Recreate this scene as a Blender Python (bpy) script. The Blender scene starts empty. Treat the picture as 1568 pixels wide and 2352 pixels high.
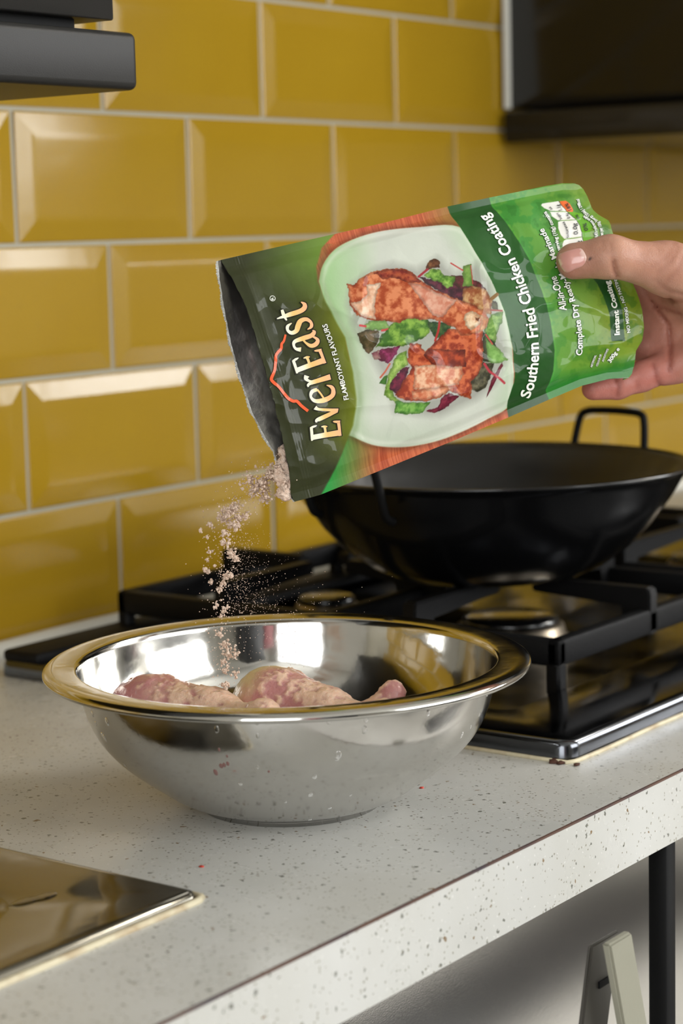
import bpy, bmesh, math, random
import numpy as np
from mathutils import Vector, Matrix

random.seed(7)
rng = np.random.default_rng(11)
C = bpy.context.scene.collection
SC = bpy.context.scene
PI = math.pi

# ------------------------------------------------------------------ camera
W, H = 1568, 2352
CF = 4709.127897
CR = np.array([.592761, -.805, -.024061])
def _frame():
    a, b, c = 0.93267169, -0.13737805, -0.02430046
    ca, sa = math.cos(a), math.sin(a)
    F = np.array([sa*math.cos(b), ca*math.cos(b), math.sin(b)])
    r = np.array([ca, -sa, 0.]); u = np.cross(r, F)
    return math.cos(c)*r + math.sin(c)*u, -math.sin(c)*r + math.cos(c)*u, F
CR, CU, CF3 = _frame()
CP = np.array([-1.12482832, -1.13702582, 1.21614462])
cam = bpy.data.cameras.new('camera'); co = bpy.data.objects.new('camera', cam); C.objects.link(co)
co.matrix_world = Matrix(((CR[0], CU[0], -CF3[0], CP[0]), (CR[1], CU[1], -CF3[1], CP[1]), (CR[2], CU[2], -CF3[2], CP[2]), (0, 0, 0, 1)))
cam.sensor_fit = 'HORIZONTAL'; cam.sensor_width = 24; cam.lens = CF/W*24
cam.clip_start = .05; cam.clip_end = 50
cam.dof.use_dof = True; cam.dof.focus_distance = 1.125; cam.dof.aperture_fstop = 7.5
SC.camera = co
vs = SC.view_settings
vs.view_transform = 'Standard'; vs.look = 'None'; vs.gamma = 1; vs.use_curve_mapping = False
vs.exposure = 0.0

# ------------------------------------------------------------------ world and lights
w = bpy.data.worlds.new('world'); SC.world = w; w.use_nodes = True
bg = w.node_tree.nodes['Background']; bg.inputs[0].default_value = (.75, .85, 1, 1); bg.inputs[1].default_value = .25

def area(name, loc, target, sx, sy, power, col=(1, 1, 1)):
    l = bpy.data.lights.new(name, 'AREA'); l.shape = 'RECTANGLE'; l.size = sx; l.size_y = sy
    l.energy = power; l.color = col
    o = bpy.data.objects.new(name, l); C.objects.link(o); o.location = loc
    o.rotation_euler = (Vector(target)-Vector(loc)).to_track_quat('-Z', 'Y').to_euler()
    return o
area('window_daylight_front', (.7, -2.93, 1.78), (.7, 0, 1.78), 2.0, 1.05, 62, (.97, .985, 1))
area('window_daylight_left', (-2.53, -1.85, 1.48), (0, -1.85, 1.48), 1.4, 1.9, 44, (.95, .975, 1))
area('window_daylight_right', (2.93, -2.45, 1.98), (0, -2.45, 1.98), .9, .94, 46, (.97, .985, 1))
area('floor_fill_light', (1.9, -1.5, 2.46), (1.9, -1.5, 0), .6, .4, 30, (1, .95, .88))  # added fill from above, brightens the floor that the steel panel mirrors

# ------------------------------------------------------------------ helpers
def at(px, py, D):                      # point seen at pixel px,py of the photograph, D metres deep
    return CP + (CF3 + CR*((px-W/2)/CF) - CU*((py-H/2)/CF))*D
def lin(c):
    c = np.asarray(c, float)/255.
    return np.where(c <= .04045, c/12.92, ((c+.055)/1.055)**2.4)
def L3(*c): return tuple(lin(c))+(1,)

def wloc(o):
    v = Vector((0, 0, 0))
    while o is not None: v = v+o.location; o = o.parent
    return v
def tag(o, label=None, cat=None, group=None, kind=None):
    if label: o['label'] = label
    if cat: o['category'] = cat
    if group: o['group'] = group
    if kind: o['kind'] = kind
    return o
def thing(name, label, cat, loc, group=None):
    o = bpy.data.objects.new(name, None); C.objects.link(o); o.location = loc; o.empty_display_size = .05
    return tag(o, label, cat, group)
def link(name, me, mat, parent=None, smooth=True, center=True):
    if mat: me.materials.append(mat)
    n = len(me.vertices)
    co_ = np.empty(n*3, np.float32); me.vertices.foreach_get('co', co_); co_ = co_.reshape(-1, 3)
    c = np.zeros(3)
    if center and n:
        c = (co_.min(0)+co_.max(0))/2; c[2] = co_[:, 2].min()
        me.vertices.foreach_set('co', (co_-c).astype(np.float32).ravel())
    me.polygons.foreach_set('use_smooth', [smooth]*len(me.polygons)); me.update()
    o = bpy.data.objects.new(name, me); C.objects.link(o)
    o.location = Vector(c)-(wloc(parent) if parent else Vector((0, 0, 0)))
    o.parent = parent
    return o
def meshobj(name, verts, faces, mat, parent=None, smooth=True, cols=None):
    me = bpy.data.meshes.new(name)
    me.from_pydata([tuple(v) for v in verts] if not isinstance(verts, np.ndarray) else verts.tolist(), [], faces if isinstance(faces, list) else faces.tolist())
    if cols is not None:
        a = me.color_attributes.new('Col', 'FLOAT_COLOR', 'POINT')
        cc = np.ones((len(verts), 4), np.float32); cc[:, :3] = cols
        a.data.foreach_set('color', cc.ravel())
    return link(name, me, mat, parent, smooth)
def bmobj(name, bm, mat, parent=None, smooth=True):
    bmesh.ops.recalc_face_normals(bm, faces=bm.faces)
    me = bpy.data.meshes.new(name); bm.to_mesh(me); bm.free()
    o = link(name, me, mat, parent, smooth)
    return o
def autosmooth(o, ang=35):
    me = o.data
    bm = bmesh.new(); bm.from_mesh(me)
    for e in bm.edges:
        if len(e.link_faces) == 2 and e.calc_face_angle(0) > math.radians(ang): e.smooth = False
    bm.to_mesh(me); bm.free(); return o
def box(bm, x0, x1, y0, y1, z0, z1, bev=0, seg=2, M=None):
    r = bmesh.ops.create_cube(bm, size=1)
    vs_ = r['verts']
    for v in vs_:
        v.co = Vector((x0+(v.co.x+.5)*(x1-x0), y0+(v.co.y+.5)*(y1-y0), z0+(v.co.z+.5)*(z1-z0)))
    if bev > 0:
        es = list({e for v in vs_ for e in v.link_edges})
        r2 = bmesh.ops.bevel(bm, geom=es, offset=bev, segments=seg, profile=.5, affect='EDGES')
        vs_ = list({v for f in r2['faces'] for v in f.verts} | {v for v in vs_ if v.is_valid})
    if M is not None: bmesh.ops.transform(bm, matrix=M, verts=vs_)
    return vs_
def boxobj(name, x0, x1, y0, y1, z0, z1, mat, parent=None, bev=0, seg=2, M=None):
    bm = bmesh.new(); box(bm, x0, x1, y0, y1, z0, z1, bev, seg, M)
    return autosmooth(bmobj(name, bm, mat, parent), 50 if bev else 20)
def lathe(name, prof, cx, cy, mat, parent=None, n=96, closed=False):
    V = []; Fc = []
    m = len(prof)
    for i in range(n):
        a = 2*PI*i/n
        for r, z in prof: V.append((cx+r*math.cos(a), cy+r*math.sin(a), z))
    for i in range(n):
        j = (i+1) % n
        for k in range(m-1 if not closed else m):
            k2 = (k+1) % m
            Fc.append((i*m+k, j*m+k, j*m+k2, i*m+k2))
    bm = bmesh.new(); me = bpy.data.meshes.new('t'); me.from_pydata(V, [], Fc); bm.from_mesh(me); bpy.data.meshes.remove(me)
    bmesh.ops.remove_doubles(bm, verts=bm.verts, dist=1e-5)
    bmesh.ops.dissolve_degenerate(bm, edges=bm.edges, dist=1e-6)
    return bmobj(name, bm, mat, parent)
def smooth_path(P, n=8, closed=False):
    P = np.asarray(P, float); out = []
    m = len(P)
    for i in range(m-1):
        p0 = P[max(i-1, 0)]; p1 = P[i]; p2 = P[i+1]; p3 = P[min(i+2, m-1)]
        for t in np.linspace(0, 1, n, endpoint=False):
            out.append(.5*((2*p1)+(-p0+p2)*t+(2*p0-5*p1+4*p2-p3)*t*t+(-p0+3*p1-3*p2+p3)*t**3))
    out.append(P[-1]); return np.array(out)
def tube(name, P, r, mat, parent=None, n=10):
    P = np.asarray(P, float); V = []; Fc = []
    m = len(P); rr = np.full(m, r) if np.isscalar(r) else np.asarray(r)
    up = None
    for i in range(m):
        t = P[min(i+1, m-1)]-P[max(i-1, 0)]; t /= np.linalg.norm(t)
        if up is None:
            up = np.cross(t, (0, 0, 1.)) if abs(t[2]) < .9 else np.cross(t, (1., 0, 0))
        up = up-t*(up@t); up /= np.linalg.norm(up); s = np.cross(t, up)
        for k in range(n):
            a = 2*PI*k/n; V.append(P[i]+rr[i]*(math.cos(a)*up+math.sin(a)*s))
    for i in range(m-1):
        for k in range(n):
            k2 = (k+1) % n; Fc.append((i*n+k, i*n+k2, (i+1)*n+k2, (i+1)*n+k))
    Fc.append(tuple(range(n))[::-1]); Fc.append(tuple((m-1)*n+k for k in range(n)))
    return meshobj(name, V, Fc, mat, parent)

# value noise
def _hash(ix, iy, iz, seed):
    n = (ix.astype(np.int64)*374761393+iy.astype(np.int64)*668265263+iz.astype(np.int64)*2147483647+seed*974634777) & 0xffffffff
    n = ((n ^ (n >> 13))*1274126177) & 0xffffffff
    n = (n ^ (n >> 16)) & 0xffff
    return n/65535.
def noise(p, s, seed=0):
    p = np.asarray(p, float)/s
    if p.shape[1] == 2: p = np.column_stack([p, np.zeros(len(p))])
    i = np.floor(p); f = p-i; f = f*f*(3-2*f); i = i.astype(np.int64)
    r = 0
    for dx in (0, 1):
        for dy in (0, 1):
            for dz in (0, 1):
                wt = (f[:, 0] if dx else 1-f[:, 0])*(f[:, 1] if dy else 1-f[:, 1])*(f[:, 2] if dz else 1-f[:, 2])
                r = r+wt*_hash(i[:, 0]+dx, i[:, 1]+dy, i[:, 2]+dz, seed)
    return r
def fbm(p, s, seed=0, oct=4):
    a = 0; amp = .5; tot = 0
    for k in range(oct):
        a = a+amp*noise(p, s/2**k, seed+k*17); tot += amp; amp *= .55
    return a/tot

# ------------------------------------------------------------------ materials
def mat(name, col=(128, 128, 128), rough=.5, metal=0., coat=0., coatr=.05, spec=.5, sss=0., bump=None, attr=None, noisecol=None, roughnoise=None, aniso=0):
    m = bpy.data.materials.new(name); m.use_nodes = True
    nt = m.node_tree; b = nt.nodes['Principled BSDF']
    b.inputs['Base Color'].default_value = L3(*col)
    b.inputs['Roughness'].default_value = rough; b.inputs['Metallic'].default_value = metal
    b.inputs['Coat Weight'].default_value = coat; b.inputs['Coat Roughness'].default_value = coatr
    b.inputs['Specular IOR Level'].default_value = spec
    if sss:
        b.inputs['Subsurface Weight'].default_value = sss; b.inputs['Subsurface Radius'].default_value = (1, .35, .2)
        b.inputs['Subsurface Scale'].default_value = .004
    tc = nt.nodes.new('ShaderNodeTexCoord')
    if attr:
        a = nt.nodes.new('ShaderNodeAttribute'); a.attribute_name = attr; nt.links.new(a.outputs['Color'], b.inputs['Base Color'])
    if noisecol:                       # (scale, colour2, low, high)
        n = nt.nodes.new('ShaderNodeTexNoise'); n.inputs['Scale'].default_value = noisecol[0]; n.inputs['Detail'].default_value = 5
        nt.links.new(tc.outputs['Object'], n.inputs['Vector'])
        r = nt.nodes.new('ShaderNodeValToRGB'); r.color_ramp.elements[0].position = noisecol[2]; r.color_ramp.elements[1].position = noisecol[3]
        r.color_ramp.elements[0].color = L3(*col); r.color_ramp.elements[1].color = L3(*noisecol[1])
        nt.links.new(n.outputs['Fac'], r.inputs['Fac']); nt.links.new(r.outputs['Color'], b.inputs['Base Color'])
    if roughnoise:                     # (scale, lo, hi)
        n = nt.nodes.new('ShaderNodeTexNoise'); n.inputs['Scale'].default_value = roughnoise[0]; n.inputs['Detail'].default_value = 6
        nt.links.new(tc.outputs['Object'], n.inputs['Vector'])
        mr = nt.nodes.new('ShaderNodeMapRange'); mr.inputs['From Min'].default_value = .35; mr.inputs['From Max'].default_value = .7
        mr.inputs['To Min'].default_value = roughnoise[1]; mr.inputs['To Max'].default_value = roughnoise[2]
        nt.links.new(n.outputs['Fac'], mr.inputs['Value']); nt.links.new(mr.outputs['Result'], b.inputs['Roughness'])
    if bump:                           # (scale, distance, stretch xyz)
        n = nt.nodes.new('ShaderNodeTexNoise'); n.inputs['Scale'].default_value = bump[0]; n.inputs['Detail'].default_value = 4
        mp = nt.nodes.new('ShaderNodeMapping'); mp.inputs['Scale'].default_value = bump[2] if len(bump) > 2 else (1, 1, 1)
        nt.links.new(tc.outputs['Object'], mp.inputs['Vector']); nt.links.new(mp.outputs['Vector'], n.inputs['Vector'])
        bp = nt.nodes.new('ShaderNodeBump'); bp.inputs['Strength'].default_value = 1; bp.inputs['Distance'].default_value = bump[1]
        nt.links.new(n.outputs['Fac'], bp.inputs['Height']); nt.links.new(bp.outputs['Normal'], b.inputs['Normal'])
    return m

M = {}
M['glaze'] = mat('yellow_glaze', (167, 133, 30), .17, spec=.5, bump=(12, .0006), noisecol=(3, (157, 121, 26), .35, .7))
M['grout'] = mat('grey_grout', (172, 166, 148), .9, bump=(900, .0004))
M['white_wall'] = mat('white_paint', (205, 203, 196), .7)
M['taupe_wall'] = mat('taupe_paint', (118, 110, 100), .7)
M['dark_wall'] = mat('dark_unit_paint', (32, 33, 36), .4)
M['red'] = mat('red_paint', (120, 26, 30), .35)
M['floor'] = mat('floor_vinyl', (205, 203, 198), .35, noisecol=(6, (190, 188, 182), .3, .7))
M['grey_cab'] = mat('grey_laminate', (40, 39, 37), .4, spec=.15, bump=(1500, .00006))
M['gloss_cab'] = mat('dark_gloss_laminate', (26, 25, 23), .16, spec=.35)
M['caulk'] = mat('white_sealant', (215, 212, 200), .5, bump=(120, .0006))
M['yellow_caulk'] = mat('aged_sealant', (205, 195, 165), .5, noisecol=(60, (150, 120, 80), .5, .8), bump=(300, .0006))
M['steel'] = mat('polished_steel', (205, 203, 198), .07, 1., roughnoise=(22, .07, .16), bump=(35, .0002))
M['bowl_out'] = mat('satin_steel', (206, 204, 200), .2, 1., roughnoise=(28, .10, .24), bump=(60, .0002))
M['hob_steel'] = mat('hob_steel', (92, 94, 98), .13, 1., roughnoise=(20, .1, .22))
M['sink_steel'] = mat('sink_steel', (120, 116, 106), .10, 1., bump=(9, .0007))
M['panel_steel'] = mat('brushed_panel_steel', (222, 221, 219), .09, 1., bump=(650, .00002, (1, 1, 2)))
M['black_iron'] = mat('black_cast_iron', (8, 8, 9), .55, spec=.18, bump=(500, .0003))
M['black_enamel'] = mat('black_enamel', (10, 10, 11), .22, coat=.6, coatr=.12, bump=(25, .0006))
M['black_seasoned'] = mat('black_pan_inside', (20, 19, 18), .36, roughnoise=(30, .28, .5), bump=(60, .0004))
M['black_metal'] = mat('black_powder_coat', (12, 12, 12), .6, spec=.12)
M['rust'] = mat('brown_residue', (70, 38, 22), .8)
M['edge_line'] = mat('brown_joint', (92, 66, 54), .7, noisecol=(25, (58, 50, 60), .45, .7))
M['step_grey'] = mat('grey_plastic_pale', (142, 140, 124), .5, bump=(400, .0001))
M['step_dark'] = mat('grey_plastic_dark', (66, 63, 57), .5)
M['brass'] = mat('burner_alloy', (150, 140, 125), .35, 1.)
M['glass'] = mat('window_white', (220, 220, 218), .5)
M['film'] = mat('printed_gloss_film', rough=.45, spec=.15, coat=.24, coatr=.04, attr='Col', bump=(160, .00022))
M['ink'] = mat('lettering_ink', rough=.4, spec=.2, coat=.3, coatr=.05, attr='Col')
M['hem'] = mat('crimped_foil', (222, 221, 216), .34, .55, bump=(700, .0006))
M['foil'] = mat('silver_foil', (150, 148, 142), .22, 1., bump=(90, .0003))
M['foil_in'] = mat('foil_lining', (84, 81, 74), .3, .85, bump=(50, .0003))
M['skin'] = mat('skin', rough=.46, sss=.25, attr='Col', bump=(1100, .00025), spec=.4)
M['nail'] = mat('nail', (196, 142, 128), .22, sss=.2, coat=.4, coatr=.1, attr='Col')
M['meat'] = mat('raw_meat', rough=.32, sss=.35, attr='Col', coat=.25, coatr=.15, bump=(450, .0006))
M['powder'] = mat('seasoning_powder', (244, 220, 200), .95, noisecol=(400, (230, 196, 172), .4, .75), bump=(1600, .0012), spec=.1)
M['sleeve'] = mat('dark_cloth', (58, 60, 66), .9, bump=(300, .001))
M['red_bit'] = mat('red_speck', (190, 60, 45), .4)

def quartz():
    m = mat('speckled_quartz', (194, 194, 189), .3, spec=.45); nt = m.node_tree; b = nt.nodes['Principled BSDF']
    tc = nt.nodes.new('ShaderNodeTexCoord')
    mp = nt.nodes.new('ShaderNodeMapping'); mp.inputs['Scale'].default_value = (1, 1, 1)
    nt.links.new(tc.outputs['Object'], mp.inputs['Vector'])
    base = nt.nodes.new('ShaderNodeTexNoise'); base.inputs['Scale'].default_value = 9; base.inputs['Detail'].default_value = 6
    nt.links.new(mp.outputs['Vector'], base.inputs['Vector'])
    r = nt.nodes.new('ShaderNodeValToRGB'); r.color_ramp.elements[0].position = .3; r.color_ramp.elements[1].position = .7
    r.color_ramp.elements[0].color = L3(186, 185, 178); r.color_ramp.elements[1].color = L3(198, 198, 194)
    nt.links.new(base.outputs['Fac'], r.inputs['Fac']); cur = r.outputs['Color']
    for sc, th, jt, col, keep in ((190, .20, .9, (112, 112, 104), .32), (420, .26, .9, (138, 134, 120), .30), (300, .17, 1, (208, 207, 202), .3), (120, .13, 1, (128, 106, 78), .12)):
        ds = nt.nodes.new('ShaderNodeTexNoise'); ds.inputs['Scale'].default_value = sc*2; nt.links.new(tc.outputs['Object'], ds.inputs['Vector'])
        mx = nt.nodes.new('ShaderNodeVectorMath'); mx.operation = 'MULTIPLY_ADD'; mx.inputs[1].default_value = (.8/sc,)*3
        nt.links.new(ds.outputs['Color'], mx.inputs[0]); nt.links.new(tc.outputs['Object'], mx.inputs[2])
        v = nt.nodes.new('ShaderNodeTexVoronoi'); v.inputs['Scale'].default_value = sc; v.inputs['Randomness'].default_value = jt
        nt.links.new(mx.outputs[0], v.inputs['Vector'])
        lt = nt.nodes.new('ShaderNodeMath'); lt.operation = 'LESS_THAN'; lt.inputs[1].default_value = th
        nt.links.new(v.outputs['Distance'], lt.inputs[0])
        sp = nt.nodes.new('ShaderNodeSeparateColor'); nt.links.new(v.outputs['Color'], sp.inputs[0])
        l2 = nt.nodes.new('ShaderNodeMath'); l2.operation = 'LESS_THAN'; l2.inputs[1].default_value = keep
        nt.links.new(sp.outputs[0], l2.inputs[0])
        mu = nt.nodes.new('ShaderNodeMath'); mu.operation = 'MULTIPLY'; nt.links.new(lt.outputs[0], mu.inputs[0]); nt.links.new(l2.outputs[0], mu.inputs[1])
        mi = nt.nodes.new('ShaderNodeMix'); mi.data_type = 'RGBA'; mi.inputs['B'].default_value = L3(*col)
        nt.links.new(mu.outputs[0], mi.inputs['Factor']); nt.links.new(cur, mi.inputs['A']); cur = mi.outputs['Result']
    nt.links.new(cur, b.inputs['Base Color'])
    n2 = nt.nodes.new('ShaderNodeTexNoise'); n2.inputs['Scale'].default_value = 14; n2.inputs['Detail'].default_value = 5; nt.links.new(tc.outputs['Object'], n2.inputs['Vector'])
    mr = nt.nodes.new('ShaderNodeMapRange'); mr.inputs['From Min'].default_value = .3; mr.inputs['From Max'].default_value = .7; mr.inputs['To Min'].default_value = .2; mr.inputs['To Max'].default_value = .42
    nt.links.new(n2.outputs['Fac'], mr.inputs['Value']); nt.links.new(mr.outputs['Result'], b.inputs['Roughness'])
    return m
M['quartz'] = quartz()

# ------------------------------------------------------------------ room shell
X0, X1, Y0, Y1, ZC = -2.6, 3.0, -3.0, 0.0, 2.5
def struct(o): o['kind'] = 'structure'; return o
struct(boxobj('floor', X0-.1, X1+.1, Y0-.1, Y1+.1, -.05, 0, M['floor']))
struct(boxobj('ceiling', X0-.1, X1+.1, Y0-.1, Y1+.1, ZC, ZC+.05, M['white_wall']))
wb = struct(boxobj('wall_back', X0-.1, X1+.1, .0, .1, 0, ZC, M['grout']))
struct(boxobj('wall_left', X0-.1, X0, Y0, Y1, 0, ZC, M['white_wall']))
struct(boxobj('wall_right', X1, X1+.1, Y0, Y1, 0, ZC, M['taupe_wall']))
struct(boxobj('wall_front', X0-.1, X1+.1, Y0-.1, Y0, 0, ZC, M['white_wall']))
def window(n, axis, c, pos, wd, z0, z1, inward, bars=1):
    e = bpy.data.objects.new('window_%d' % n, None); C.objects.link(e); e['kind'] = 'structure'
    e.location = (pos, c, z0) if axis == 'x' else (c, pos, z0)
    def bar(u0, u1, a, b_, nm):
        if axis == 'x': boxobj(nm, min(pos, pos+inward), max(pos, pos+inward), u0, u1, a, b_, M['glass'], e, .004)
        else: boxobj(nm, u0, u1, min(pos, pos+inward), max(pos, pos+inward), a, b_, M['glass'], e, .004)
    t = .06
    bar(c-wd/2-t, c-wd/2, z0-t, z1+t, 'window_frame'); bar(c+wd/2, c+wd/2+t, z0-t, z1+t, 'window_frame')
    bar(c-wd/2, c+wd/2, z0-t, z0, 'window_frame'); bar(c-wd/2, c+wd/2, z1, z1+t, 'window_frame')
    for i in range(bars):
        u = c-wd/2+wd*(i+1)/(bars+1); bar(u-.02, u+.02, z0, z1, 'mullion')
window(1, 'y', .7, Y0, 2.0, 1.25, 2.3, .1, 3)
window(2, 'x', -1.85, X0, 1.4, .53, 2.43, .1, 0)
window(3, 'x', -2.45, X1, .9, 1.51, 2.44, -.1, 0)

# metro tiles: each one an object sharing one bevelled mesh
PX, PZ = .203, .103
def tile_mesh(x0, x1):
    z0, z1 = .0018, PZ-.0018; bv = .0165
    V = []; rings = []
    for ins, d in ((0, 0), (0, -.0009), (.0004, -.0014), (.0014, -.0018), (bv*.93, -.0039), (bv*1.02, -.0040), (bv*1.12, -.00406), (bv*1.25, -.0041)):
        V += [(x0+ins, d, z0+ins), (x1-ins, d, z0+ins), (x1-ins, d, z1-ins), (x0+ins, d, z1-ins)]; rings.append(len(V)-4)
    Fc = []
    for k in range(len(rings)-1):
        a, b = rings[k], rings[k+1]
        for j in range(4): Fc.append((a+j, a+(j+1) % 4, b+(j+1) % 4, b+j))
    a = rings[-1]; Fc.append((a, a+1, a+2, a+3))
    bm = bmesh.new(); me = bpy.data.meshes.new('tile'); me.from_pydata(V, [], Fc); bm.from_mesh(me)
    bmesh.ops.recalc_face_normals(bm, faces=bm.faces)
    bm.to_mesh(me); bm.free()
    me.materials.append(M['glaze']); me.polygons.foreach_set('use_smooth', [False]*len(me.polygons)); return me
tm = tile_mesh(.0018, PX-.0018)
ZL4 = 1.00333
first = True
for row in range(9):                    # row r lies between z = .9+r*PZ ...
    k = 4-row                           # the row whose lower joint is L(k+1)
    zb = ZL4-PZ+row*PZ
    off = 0 if (k % 2 == 1) else PX/2   # rows between L1-L2, L3-L4 start on whole tiles
    for c in range(-7, 11):
        x = c*PX+off
        if x < -1.3 or x+PX > 2.4: continue
        o = bpy.data.objects.new('tile', tm); C.objects.link(o); o.parent = wb
        o.location = Vector((x, random.uniform(-.0004, .0002), zb))-wb.location
        o.rotation_euler = (random.uniform(-.006, .006), 0, random.uniform(-.004, .004))
# wall above the tiles keeps the same yellow glaze, beyond the picture
boxobj('upper_wall_panel', X0, X1, -.004, 0, ZL4-PZ+9*PZ, ZC, M['white_wall'], wb)

# ------------------------------------------------------------------ countertop
CT = .9; YF = -.6022; TH = .0406
ct = thing('countertop', 'white speckled stone countertop with bright front edge running below the yellow tiles', 'countertop', (0, -.3, CT-TH))
bm = bmesh.new()
box(bm, -1.6, 2.4, YF+.0012, -.001, CT-TH, CT, 0)
boxs = bmobj('slab', bm, M['quartz'], ct, False)
boxobj('front_edge', -1.6, 2.4, YF-.0006, YF+.0012, CT-TH, CT-.0012, M['quartz'], ct)
boxobj('joint_line', -1.6, 2.4, YF-.0008, YF+.0007, CT-.0010, CT+.00005, M['edge_line'], ct)
tag(tube('sealant', [(-1.3+.05*i, -.011+.0015*math.sin(i*1.7), CT+.002) for i in range(72)], .009, M['caulk'], None, 8), 'white sealant bead between the worktop and the yellow tiles', 'sealant')

# ------------------------------------------------------------------ wall cabinets, hood
wc = thing('wall_cabinet', 'grey wall cabinet end with thick rounded light rail, top left', 'cabinet', (-.7, -.15, 1.3))
boxobj('carcass', -1.3, -.2090, -.3005, -.0092, 1.3405, 2.2, M['grey_cab'], wc, .001, 1)
boxobj('light_rail', -1.3, -.1985, -.309, -.0092, 1.300, 1.3335, M['grey_cab'], wc, .0045, 4)
boxobj('spacer', -1.3, -.232, -.290, -.0092, 1.3335, 1.3405, M['black_metal'], wc)
wc2 = thing('wall_cabinet', 'dark glossy wall cabinet mirroring the tiles, upper right', 'cabinet', (1.1, -.17, 1.3))
boxobj('carcass', .7015, 1.9, -.600, -.0092, 1.3335, 2.2, M['gloss_cab'], wc2, .0015, 1)
boxobj('light_rail', .689, 1.9, -.612, -.0092, 1.2985, 1.3300, M['gloss_cab'], wc2, .004, 3)
boxobj('sealant_strip', .692, .7015, -.0115, -.0085, 1.3335, 2.2, M['caulk'], wc2)
# units across the room that the polished metal mirrors
boxobj('x', 0, 1, 0, 1, 0, 1, M['red']).name = 'tmp'; bpy.data.objects.remove(bpy.data.objects['tmp'])
cu = thing('tall_cupboard', 'dark tall cupboard against the far wall behind the camera', 'cupboard', (-1.5, -2.75, 0))
boxobj('carcass', -1.85, -1.25, -2.98, -2.5, .08, 2.1, M['dark_wall'], cu, .005); boxobj('plinth', -1.83, -1.27, -2.98, -2.54, 0, .08, M['dark_wall'], cu)
boxobj('door', -1.845, -1.255, -2.5, -2.48, .1, 2.08, M['dark_wall'], cu, .003)
cu = thing('storage_cupboard', 'red cupboard behind the camera beside the dark tall one', 'cupboard', (-2.1, -2.75, 0))
boxobj('carcass', -2.2, -1.88, -2.98, -2.5, .08, 1.7, M['red'], cu, .005); boxobj('plinth', -2.18, -1.9, -2.98, -2.54, 0, .08, M['dark_wall'], cu)
boxobj('door', -2.195, -1.885, -2.5, -2.48, .1, 1.68, M['red'], cu, .003)
cu = thing('dark_reflection_block', 'unseen dark low block added under the big window to darken the bowl reflection', 'cupboard', (.75, -2.7, 0))  # unseen dark unit, added so the bowl's outer wall mirrors something dark
boxobj('carcass', .1, 1.3, -2.98, -2.42, .1, 1.08, M['dark_wall'], cu, .005); boxobj('plinth', .1, 1.3, -2.98, -2.47, 0, .1, M['dark_wall'], cu)
boxobj('door', .105, .69, -2.42, -2.40, .12, 1.06, M['dark_wall'], cu, .003); boxobj('door', .71, 1.295, -2.42, -2.40, .12, 1.06, M['dark_wall'], cu, .003)
tag(boxobj('dark_reflection_strip', .6, 2.7, -1.86, -1.49, .0005, .008, M['dark_wall'], None, .003), 'unseen long dark strip added on the pale floor for the steel panel to reflect', 'reflection strip')  # added out of view, puts a dark band into the steel panel's reflection
# ------------------------------------------------------------------ hob
HX0, HX1, HY0, HY1 = -.1005, .76, -.5405, -.062
ZB = CT+.0008; ZT = CT+.0125
hob = thing('gas_hob', 'stainless steel gas hob with black cast-iron pan supports set in the worktop', 'hob', (.33, -.3, CT))
def rounded_rect(x0, x1, y0, y1, r, n=6):
    P = []
    for cx, cy, a0 in ((x1-r, y1-r, 0), (x0+r, y1-r, PI/2), (x0+r, y0+r, PI), (x1-r, y0+r, 1.5*PI)):
        for i in range(n+1):
            a = a0+PI/2*i/n; P.append((cx+r*math.cos(a), cy+r*math.sin(a)))
    return P
def stack_rings(name, rings, m, parent, captop=True, smooth=True):
    V = []; n = len(rings[0][0]); Fc = []
    for P, z in rings: V += [(x, y, z) for x, y in P]
    for k in range(len(rings)-1):
        for j in range(n): Fc.append((k*n+j, k*n+(j+1) % n, (k+1)*n+(j+1) % n, (k+1)*n+j))
    if captop: Fc.append(tuple((len(rings)-1)*n+j for j in range(n)))
    return meshobj(name, V, Fc, m, parent, smooth)
def rr(i, r): return rounded_rect(HX0+i, HX1-i, HY0+i, HY1-i, max(r-i, .002))
rg = [(rr(-.0005, .012), ZB), (rr(0, .012), CT+.0075), (rr(.0006, .012), CT+.0098), (rr(.002, .012), CT+.0117), (rr(.0042, .012), ZT), (rr(.006, .012), ZT+.0001)]
def rr2(i, r): return rounded_rect(HX0+.05+i, HX1-.03-i, HY0+.072+i, HY1-.012-i, r)
rg += [(rr2(0, .012), ZT), (rr2(.003, .010), ZT-.001), (rr2(.006, .008), ZT-.0045), (rr2(.009, .006), ZT-.005)]
autosmooth(stack_rings('plate', rg, M['hob_steel'], hob), 60)
tag(tube('hob_sealant', [(-.102, -.12-.02*i, CT+.0006) for i in range(21)]+[(-.1015, -.5395, CT+.0006), (-.096, -.5418, CT+.0006)]+[(-.09+.02*i, -.5422-.0006*math.sin(i), CT+.0006) for i in range(42)], .0016, M['yellow_caulk'], None, 6), 'yellowed sealant line around the front and left edges of the steel hob', 'sealant')
for i, (px, py, s) in enumerate(((1274, 1748, 1.5), (1290, 1751, 1.2), (1324, 1756, .8), (1403, 1712, .8), (1296, 1751, .9))):
    p = CP+(CF3+CR*((px-W/2)/CF)-CU*((py-H/2)/CF))*1; d = p-CP; q = CP+d*((CT+.0006-CP[2])/d[2])
    bm = bmesh.new(); bmesh.ops.create_icosphere(bm, subdivisions=2, radius=.0022*s)
    for v in bm.verts: v.co = Vector((v.co.x*1.6, v.co.y, v.co.z*.5))*random.uniform(.8, 1.2)+Vector(q)
    tag(bmobj('food_crumb', bm, M['rust']), 'brown crumb by the front left hob corner, '+('leftmost of five', 'second from the left', 'just right of the corner', 'farthest right along the front edge', 'third from the left')[i], 'crumb', 'brown crumbs at the hob corner')

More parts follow.
